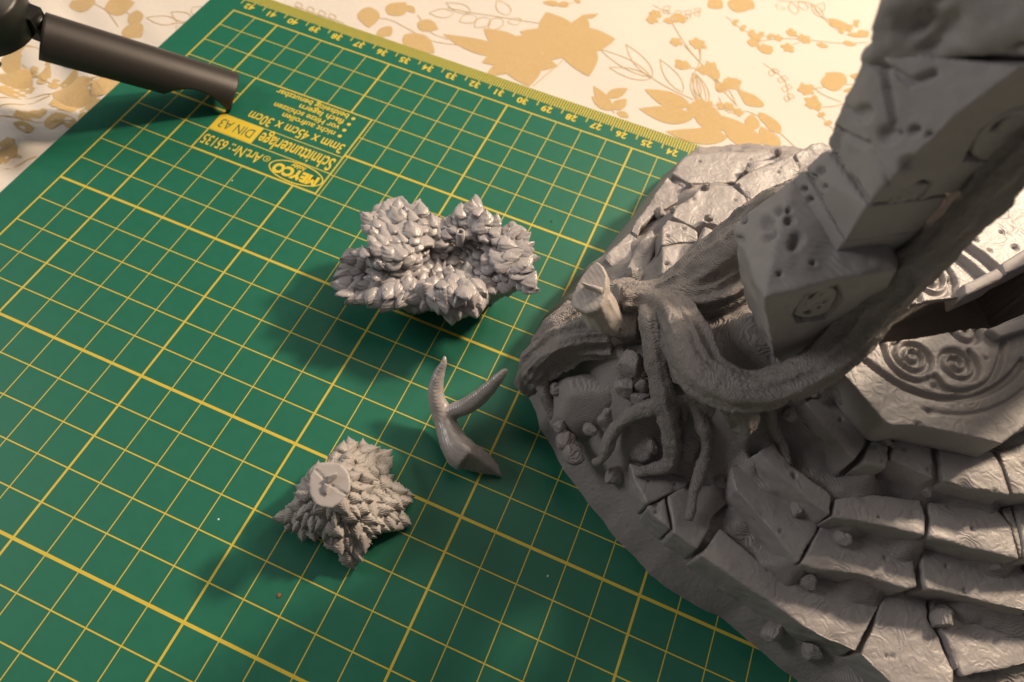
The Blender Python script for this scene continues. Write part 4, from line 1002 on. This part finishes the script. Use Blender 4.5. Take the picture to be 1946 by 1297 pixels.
for q1, h in (([(620, 905), (640, 898), (643, 905), (622, 920)], .16), ([(616, 918), (624, 922), (622, 942), (612, 935)], .12)):
    remesh_later('key_lug', hull([onp(x, y, hh) for x, y in q1 for hh in (-.1, h*(1 if i_ % 2 else .55))] if False else [onp(x, y, hh) for k_, (x, y) in enumerate(q1) for hh in (-.1, h if k_ < 2 else h*.4)]), .025, M_disc, small, 1, None, None, .006, 5)

# ================================================================== forked branch piece
br = []
for l in ([(845, 676, 1.75, .03), (843, 690, 1.65, .10), (834, 712, 1.4, .16), (828, 738, 1.15, .21), (830, 762, .95, .25), (840, 785, .75, .29), (849, 810, .65, .31), (860, 838, .62, .38), (874, 858, .60, .44), (890, 872, .60, .40)],
          [(842, 795, .7, .22), (862, 782, .9, .22), (886, 772, 1.15, .235), (908, 758, 1.45, .225), (928, 739, 1.75, .20), (946, 720, 2.05, .16), (958, 708, 2.2, .10), (964, 702, 2.3, .03)]):
    p, r = T(l); br.append(tube_mesh(p, r, 20, .06, 5, seed=4))
# flared oblique foot of the branch
fpx = [(872, 893, .1), (915, 903, .05), (958, 909, .05), (950, 886, .25), (935, 868, .5), (915, 850, .72), (885, 832, .85), (860, 845, .85), (853, 862, .5), (895, 862, 1.0)]
hb = hull([U(x, y, z) for x, y, z in fpx]); hb_v = getV(hb); hb_f = [tuple(p.vertices) for p in hb.polygons]
br.append((list(hb_v), hb_f)); V, F = join_vf(br)
remesh_later('forked_branch', newmesh('forked_branch', V, F), .035, M_branch, None, 8, None, None, .015, 3)
flush()
fb = bpy.data.objects['forked_branch']; tag(fb, 'grey Y-shaped resin branch lying on the mat between leaf clumps and dais', 'branch')

# ================================================================== crumbs and lint on the mat
def crumb(x, y, r, col, label, cat, z=0.0):
    bm = bmesh.new(); bmesh.ops.create_icosphere(bm, subdivisions=2, radius=1); c = U(x, y, z+r*.4); rr = random.Random(int(x))
    for v in bm.verts: v.co = Vector((c[0]+v.co.x*r*rr.uniform(.7, 1.2), c[1]+v.co.y*r*1.4*rr.uniform(.8, 1.1), c[2]+v.co.z*r*.5))
    me = bpy.data.meshes.new('crumb'); bm.to_mesh(me); bm.free(); o = addobj('crumb', me, flat_mat('crumb_'+label.split()[1], col, .6).m)
    tag(o, label, cat)
crumb(530, 1132, .045, (0.30, 0.07, 0.045), 'tiny red crumb on the mat below the small leaf clump', 'crumb')
crumb(441, 343.5, .022, (0.7, 0.75, 0.7), 'tiny white speck on the mat under the printed lettering', 'speck')
crumb(415, 987.5, .024, (0.6, 0.7, 0.65), 'tiny pale speck on the mat left of the small leaf clump', 'speck')
crumb(1041, 1095, .022, (0.5, 0.6, 0.55), 'tiny pale speck on the dark lower part of the mat', 'speck')
crumb(1048, 421, .03, (0.01, 0.02, 0.015), 'tiny black speck on the mat right of the large leaf clump', 'speck')
